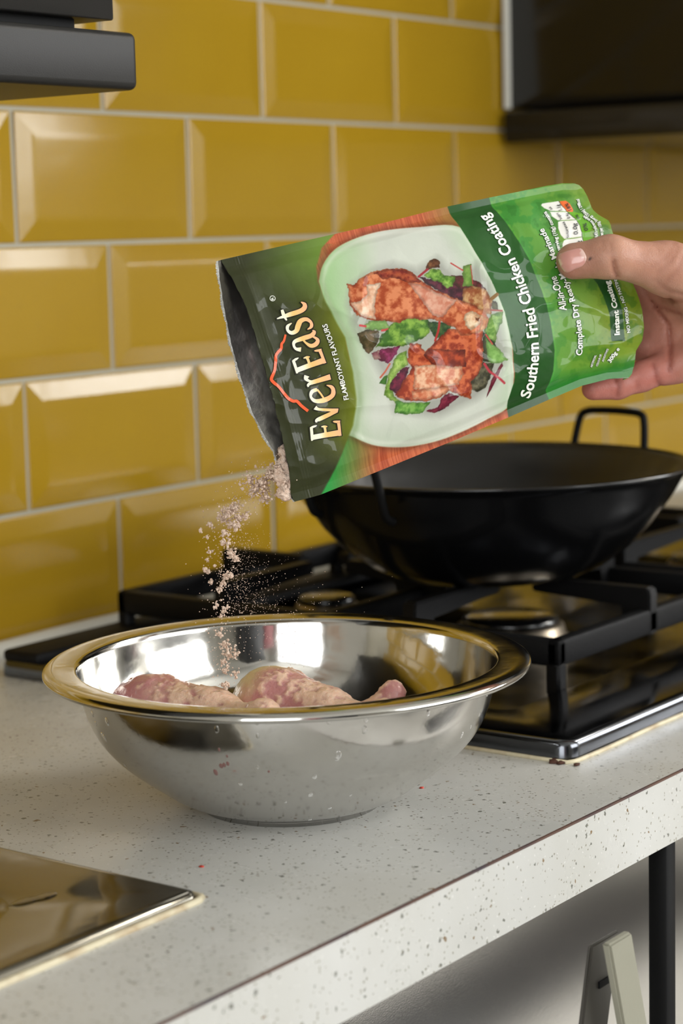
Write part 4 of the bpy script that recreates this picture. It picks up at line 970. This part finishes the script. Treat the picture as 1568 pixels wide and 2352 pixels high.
def layout(word, gaps):
    x = 0; out = []
    for ch, g in zip(word, gaps): out.append((ch, x)); x += GL[ch][0]*1.0+g
    return out, x
lay, tot = layout('EverEast', [.0, .10, .10, .16, .04, .06, .08, 0])
P, s = arc([(777, 1004), (769, 955), (752, 885), (733, 826), (712, 765), (689, 695)])
sc = s[-1]/tot
def gold(V):
    t = np.clip(V[:, 1], 0, 1)[:, None]; c0, c1, c2 = np.array([236, 178, 134.]), np.array([226, 186, 112.]), np.array([236, 234, 206.])
    c = np.where(t < .45, c0+(c1-c0)*t/.45, c1+(c2-c1)*np.clip((t-.45)/.25, 0, 1)); return lin(c)
strokes(P, s, sc, 72, .035, lay, .00035, lambda V: np.tile(lin((26, 26, 12)), (len(V), 1)), 'brand_outline')
strokes(P, s, sc, 72, 0, lay, .00060, gold, 'brand_lettering', 'cream and gold brand lettering on the dark olive end')
# red brush line over the brand name
Q = smooth_path([(590+a/5.88, 660+b/5.88) for a, b in ((338, 660), (312, 745), (278, 790), (268, 855), (225, 900), (192, 950), (186, 1040), (170, 1150), (118, 1268), (150, 1315), (215, 1365), (290, 1455), (350, 1525), (420, 1560), (475, 1562), (540, 1620), (630, 1690))], 6)
tg = np.gradient(Q, axis=0); tg /= np.linalg.norm(tg, axis=1)[:, None]; nm = np.column_stack([-tg[:, 1], tg[:, 0]]); wq = np.interp(np.arange(len(Q)), [0, 20, len(Q)-20, len(Q)-1], [2.2, 3.2, 3.4, 3.2])[:, None]
XY = np.concatenate([Q-nm*wq, Q, Q+nm*wq]); n = len(Q)
emit('red_ornament', XY, [(k*n+i, k*n+i+1, (k+1)*n+i+1, (k+1)*n+i) for k in range(2) for i in range(n-1)], np.tile(lin((238, 92, 50)), (len(XY), 1)), .0005, 'red brushed line above the brand name')
an = np.linspace(0, 2*PI, 33); ring = np.concatenate([np.column_stack([618.6+6.6*np.cos(an), 689+6.6*np.sin(an)]), np.column_stack([618.6+5.4*np.cos(an), 689+5.4*np.sin(an)])])
emit('registered_mark', ring, [(i, i+1, 33+i+1, 33+i) for i in range(32)], np.tile(lin(WHT), (66, 1)), .0005)
write('R', [(621.8, 692), (620, 686)], 6, WHT, bold=.02)

# ------------------------------------------------------------------ powder
def grains(name, pts, sizes, m, label, cat, seed=1):
    g = np.random.default_rng(seed)
    bm = bmesh.new(); bmesh.ops.create_icosphere(bm, subdivisions=1, radius=1); V0 = np.array([v.co[:] for v in bm.verts]); F0 = np.array([[v.index for v in f.verts] for f in bm.faces]); bm.free()
    n = len(pts); k = len(V0)
    V = V0[None]*(1+g.uniform(-.3, .3, (n, k, 1)))
    V = V*g.uniform(.6, 1.25, (n, 1, 3))
    V = V*np.asarray(sizes)[:, None, None]+np.asarray(pts)[:, None, :]
    Fc = (F0[None]+(np.arange(n)*k)[:, None, None]).reshape(-1, 3)
    o = meshobj(name, V.reshape(-1, 3), Fc, m, None, False)
    return tag(o, label, cat, kind='stuff')
pts = []; szs = []
def cluster(px, py, sp, n, s0, s1, D=1.118, dd=.006, ex=1.):
    for _ in range(n):
        r = abs(rng.normal())**ex*sp; a = rng.uniform(0, 2*PI)
        x = px+r*math.cos(a); y = py+r*math.sin(a)
        pts.append(at(x, y, D+rng.normal()*dd)); szs.append(rng.uniform(s0, s1)*.001)
for px, py, sp, n in ((655, 1105, 13, 150), (640, 1085, 14, 140), (650, 1130, 10, 90), (622, 1092, 18, 130), (600, 1110, 22, 170), (585, 1125, 20, 110), (572, 1100, 16, 70), (610, 1140, 16, 70), (540, 1165, 14, 110), (522, 1180, 16, 120), (548, 1190, 12, 80), (512, 1190, 10, 60), (566, 1185, 9, 30),
                      (484, 1205, 8, 26), (461, 1219, 4, 12), (543, 1208, 9, 60), (516, 1222, 9, 40), (530, 1205, 9, 40), (476, 1233, 5, 8), (523, 1248, 9, 50), (510, 1246, 6, 22), (530, 1272, 10, 80), (542, 1281, 7, 35), (478, 1270, 8, 14), (475, 1285, 5, 12), (470, 1310, 6, 18), (478, 1315, 5, 16), (493, 1300, 4, 12), (518, 1325, 9, 45), (530, 1322, 8, 26), (484, 1338, 7, 22), (515, 1340, 7, 20), (505, 1355, 8, 26), (498, 1390, 8, 22), (512, 1405, 8, 26), (520, 1395, 8, 14), (508, 1415, 5, 14)):
    cluster(px, py, sp*.62, n, .28, .95, 1.115)
for px, py, sp, n in ((505, 1455, 9, 26), (515, 1478, 12, 50), (522, 1500, 11, 50), (512, 1520, 8, 20), (540, 1500, 14, 22), (516, 1540, 8, 26), (540, 1545, 12, 22), (518, 1570, 8, 24)):
    cluster(px, py, sp*.6, n, .4, 1.05, 1.125)
for _ in range(900):                    # loose grains around the stream
    t = rng.uniform(0, 1); cx = np.interp(t, [0, .15, .35, .6, 1], [650, 580, 530, 510, 512]); cy = np.interp(t, [0, .15, .35, .6, 1], [1090, 1110, 1180, 1290, 1560])
    cluster(cx+rng.normal()*26, cy+rng.normal()*24, 3, 1, .12, .42, 1.12, .010)
for _ in range(900):                    # fine dust drifting right of the stream
    y = 1180+230*rng.uniform(0, 1)**.6; x = 520+rng.gamma(2., 42)*((y-1100)/300)
    cluster(x, y, 3, 1, .08, .26, 1.13, .014)
for _ in range(150): cluster(rng.uniform(560, 700), rng.uniform(1400, 1560), 3, 1, .12, .3, 1.13, .01)
grains('falling_powder', pts, szs, M['powder'], 'pale pink coating powder falling from the pouch into the bowl', 'powder', 3)
# heap at the mouth
def heap(p):
    d = cone(p, at(650, 1040, 1.108), at(662, 1120, 1.108), .0024, .0040)
    d = smin(d, cone(p, at(640, 1090, 1.108), at(655, 1135, 1.106), .0020, .0030), .003)
    d = smin(d, cone(p, at(652, 1030, 1.112), at(700, 1060, 1.118), .0025, .004), .003)
    return d+.0042*(fbm(p, .005, 5, 4)-.5)*2+.0012*(noise(p, .0009, 8)-.5)
hp = [at(620, 1020, 1.09), at(620, 1170, 1.09), at(720, 1020, 1.13), at(720, 1170, 1.13)]
V, Fc, N = surfnet(heap, np.min(hp, 0)-.012, np.max(hp, 0)+.012, .0006)
tag(meshobj('spilling_powder', V, Fc, M['powder']), 'clump of pale pink coating powder spilling over the pouch mouth', 'powder', kind='stuff')

# ------------------------------------------------------------------ hand
hcol = thing('person', 'hand of a person gripping the pouch from the right, thumb on the print', 'person', tuple(at(1700, 720, 1.21)))
def T5(px, py, D): return at(px, py, D)
DT = 1.158
th_tip = T5(1318, 600, DT); th_ip = T5(1402, 590, DT-.004); th_mcp = T5(1535, 618, 1.170); th_cmc = T5(1720, 690, 1.196)
palmW = T5(1870, 705, 1.218)
seg = [(th_tip, th_ip, .0102, .0113, .0), (th_ip, th_mcp, .0108, .0142, .004), (th_mcp, th_cmc, .0150, .0200, .012), (th_cmc, palmW, .0190, .0220, .015)]
# palm: four metacarpal bars from wrist to knuckles
mcp = [T5(1545, 690, 1.222), T5(1540, 745, 1.228), T5(1545, 795, 1.226), T5(1555, 838, 1.218)]
wr = [T5(1850, 640, 1.222), T5(1850, 685, 1.224), T5(1850, 735, 1.224), T5(1850, 780, 1.218)]
rad = [(.0165, .012), (.0165, .0115), (.0160, .0108), (.0145, .0098)]
palm = [(wr[i], mcp[i], rad[i][0], rad[i][1]) for i in range(4)]
# fingers behind the pouch: knuckle, middle joint, end joint, tip
fing = [[mcp[0], T5(1430, 640, 1.232), T5(1350, 620, 1.222), T5(1290, 625, 1.212)],
        [mcp[1], T5(1410, 715, 1.238), T5(1315, 712, 1.226), T5(1250, 715, 1.214)],
        [mcp[2], T5(1425, 790, 1.234), T5(1345, 790, 1.224), T5(1280, 792, 1.214)],
        [mcp[3], T5(1468, 866, 1.214), T5(1418, 886, 1.208), T5(1362, 893, 1.203)]]
fr = [(.0115, .0098, .0086, .0074), (.0115, .0098, .0086, .0074), (.0110, .0094, .0082, .0072), (.0105, .0088, .0078, .0068)]
arm0 = T5(1850, 710, 1.222); arm1 = T5(2300, 700, 1.215); arm2 = T5(2700, 705, 1.215)
cr = [([(1512, 650), (1536, 668), (1570, 676)], 1.175, .7), ([(1500, 700), (1535, 745), (1540, 800), (1536, 850)], 1.212, 1.1), ([(1505, 640), (1545, 690), (1600, 700)], 1.19, 1.0),
      ([(1470, 650), (1500, 700), (1560, 720)], 1.2, 1.0), ([(1500, 838), (1506, 865), (1514, 885)], 1.205, .9), ([(1412, 872), (1420, 890), (1416, 905)], 1.198, .8), ([(1462, 878), (1464, 892)], 1.2, .4),
      ([(1408, 600), (1412, 622), (1416, 632)], 1.150, 1.0), ([(1402, 560), (1406, 590), (1408, 615)], 1.147, .35), ([(1384, 556), (1388, 572), (1396, 580)], 1.147, .25), ([(1555, 570), (1540, 600), (1510, 625)], 1.155, .3), ([(1568, 590), (1555, 620), (1530, 645)], 1.16, .35), ([(1548, 560), (1530, 590), (1498, 612)], 1.155, .25)]
cr3 = [([T5(x, y, D) for x, y in P_], a) for P_, D, a in cr]
def line3(p, P3):                       # distance across the view direction only, so that creases stay on the near skin
    q = (p-CP); dz = q@CF3; X_ = (q@CR)/dz; Y_ = (q@CU)/dz
    pp = np.column_stack([X_, Y_, X_*0]); PP = []
    for a in P3:
        a = a-CP; z = a@CF3; PP.append(((a@CR)/z, (a@CU)/z, 0))
    zc = np.mean([(a-CP)@CF3 for a in P3]); return polydist(pp, PP)*zc, dz-zc
def hand(p, crease=True):
    d = None
    for a, b, ra, rb, k in seg:
        c = cone(p, a, b, ra, rb); d = c if d is None else smin(d, c, .007)
    # flatten the pad-side and nail-side of the thumb tip a little
    pl = None
    for a, b, ra, rb in palm:
        c = cone(p, a, b, ra, rb); pl = c if pl is None else smin(pl, c, .010)
    web = cone(p, T5(1600, 650, 1.185), T5(1560, 700, 1.215), .0120, .0125)
    pl = smin(pl, web, .010)
    thenar = cone(p, T5(1620, 670, 1.192), T5(1790, 720, 1.205), .0170, .0210); pl = smin(pl, thenar, .014)
    hypo = cone(p, T5(1640, 800, 1.212), T5(1820, 770, 1.212), .0150, .0180); pl = smin(pl, hypo, .012)
    d = smin(d, pl, .010)
    for P_, R_ in zip(fing, fr):
        f = None
        for i in range(3):
            c = cone(p, P_[i], P_[i+1], R_[i], R_[i+1]); f = c if f is None else smin(f, c, .003)
        d = smin(d, f, .005)
    c = smin(cone(p, arm0, arm1, .029, .034), cone(p, arm1, arm2, .034, .042), .02); d = smin(d, c, .02)
    if crease:
        for P3, am in cr3:
            dd, dz = line3(p, P3)
            d = d+am*.0011*np.exp(-(dd/.0013)**2)*np.exp(-(dz/.020)**2)+am*.0006*np.exp(-(dd/.004)**2)*np.exp(-(dz/.020)**2)
    d = d+.00035*(fbm(p, .012, 31, 3)-.5)*2
    return d
pp_ = np.array([T5(1230, 480, 1.13), T5(1230, 960, 1.26), T5(2330, 480, 1.15), T5(2330, 900, 1.27), T5(1230, 480, 1.26), T5(2330, 900, 1.15)])
lo, hi = pp_.min(0)-.005, pp_.max(0)+.005
V, Fc, N = surfnet(hand, lo, hi, .00155, 4)
n1 = fbm(V, .018, 51, 3); n2 = fbm(V, .003, 52, 3)
cb = np.array([172, 124, 102.]); cred = np.array([174, 102, 92.]); cy = np.array([180, 134, 110.])
col = cb+(cy-cb)*np.clip((n1-.4)*3, 0, 1)[:, None]
tr = np.exp(-(np.linalg.norm(V-fing[3][3], axis=1)/.020)**2)+np.exp(-(np.linalg.norm(V-T5(1500, 870, 1.205), axis=1)/.022)**2)*.8+.5*np.exp(-(np.linalg.norm(V-T5(1290, 630, 1.15), axis=1)/.009)**2)
tr = np.clip(tr+.35*np.exp(-((V-CP)@CF3-1.22)**2/.015**2), 0, 1)[:, None]*.8
col = col*(1-tr)+cred*tr; col = col+(n2[:, None]-.5)*16
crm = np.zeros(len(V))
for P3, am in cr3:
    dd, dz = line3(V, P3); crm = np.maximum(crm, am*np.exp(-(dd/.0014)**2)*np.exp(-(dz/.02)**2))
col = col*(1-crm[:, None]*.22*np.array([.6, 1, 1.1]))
dm, dz = line3(V, [T5(1354.5, 594, 1.146), T5(1355.5, 594.6, 1.146)]); mk = np.exp(-(dm/.0008)**2)[:, None]*(np.abs(dz) < .02)[:, None]; col = col*(1-mk*.75)
meshobj('hand', V, Fc, M['skin'], hcol, True, lin(np.clip(col, 0, 255)))
tube('sleeve', smooth_path([T5(2180, 700, 1.217), T5(2400, 702, 1.215), T5(2800, 708, 1.215), T5(3200, 715, 1.215)], 6), np.concatenate([[.030, .042], np.linspace(.043, .060, 16), [.02]]), M['sleeve'], hcol, 28)
# thumb nail: a curved plate laid over the skin
gu, gv = 26, 20
quad = [(1279, 591), (1330, 566), (1347, 598), (1302, 628)]
NV_ = []
outl = smooth_path([(1279, 600), (1277, 588), (1290, 580), (1315, 572), (1334, 570), (1344, 582), (1347, 596), (1338, 611), (1320, 619), (1301, 627), (1288, 616), (1279, 600)], 6)[:-1]
ctr = outl.mean(0); rings_ = [outl*f+ctr*(1-f) for f in (1., .93, .8, .6, .4, .2)]
def trace(px, py):
    px = np.asarray(px); py = np.asarray(py); d = CF3+np.outer((px-W/2)/CF, CR)-np.outer((py-H/2)/CF, CU); t = np.full(len(px), 1.10)
    for _ in range(40): t = np.minimum(t+hand(CP+d*t[:, None], False)*.8, 1.1535)
    P = CP+d*t[:, None]
    for _ in range(8):
        e = .0004; g = np.stack([(hand(P+np.eye(3)[i]*e, False)-hand(P-np.eye(3)[i]*e, False))/(2*e) for i in range(3)], 1)
        P = P-(hand(P, False)/np.maximum((g*g).sum(1), .3))[:, None]*g
    return P
RV = np.concatenate(rings_+[ctr[None]]); P3 = trace(RV[:, 0], RV[:, 1])
e = .0004; G_ = np.stack([(hand(P3+np.eye(3)[i]*e, False)-hand(P3-np.eye(3)[i]*e, False))/(2*e) for i in range(3)], 1); G_ /= np.linalg.norm(G_, axis=1)[:, None]
no = len(outl); lift = np.concatenate([np.full(no, h) for h in (-.0003, .00045, .00065, .0008, .00085, .00085)]+[[.00085]])
P3 = P3+G_*lift[:, None]
Fn = [(k*no+i, k*no+(i+1) % no, (k+1)*no+(i+1) % no, (k+1)*no+i) for k in range(5) for i in range(no)]+[(5*no+i, 5*no+(i+1) % no, 6*no) for i in range(no)]
tipd = RV@np.array([-.9, .43]); tipd = (tipd-tipd.min())/(tipd.max()-tipd.min())
cn = np.where((tipd > .90)[:, None], np.array([222, 190, 160.]), np.array([206, 148, 136.])); cn = np.where((tipd < .12)[:, None], np.array([220, 184, 172.]), cn)
meshobj('thumbnail', P3, Fn, M['nail'], hcol, True, lin(cn))['label'] = 'pink thumbnail with pale free edge'
print('objects', len(bpy.data.objects), 'tris', sum(len(o.data.polygons) for o in bpy.data.objects if o.type == 'MESH'))
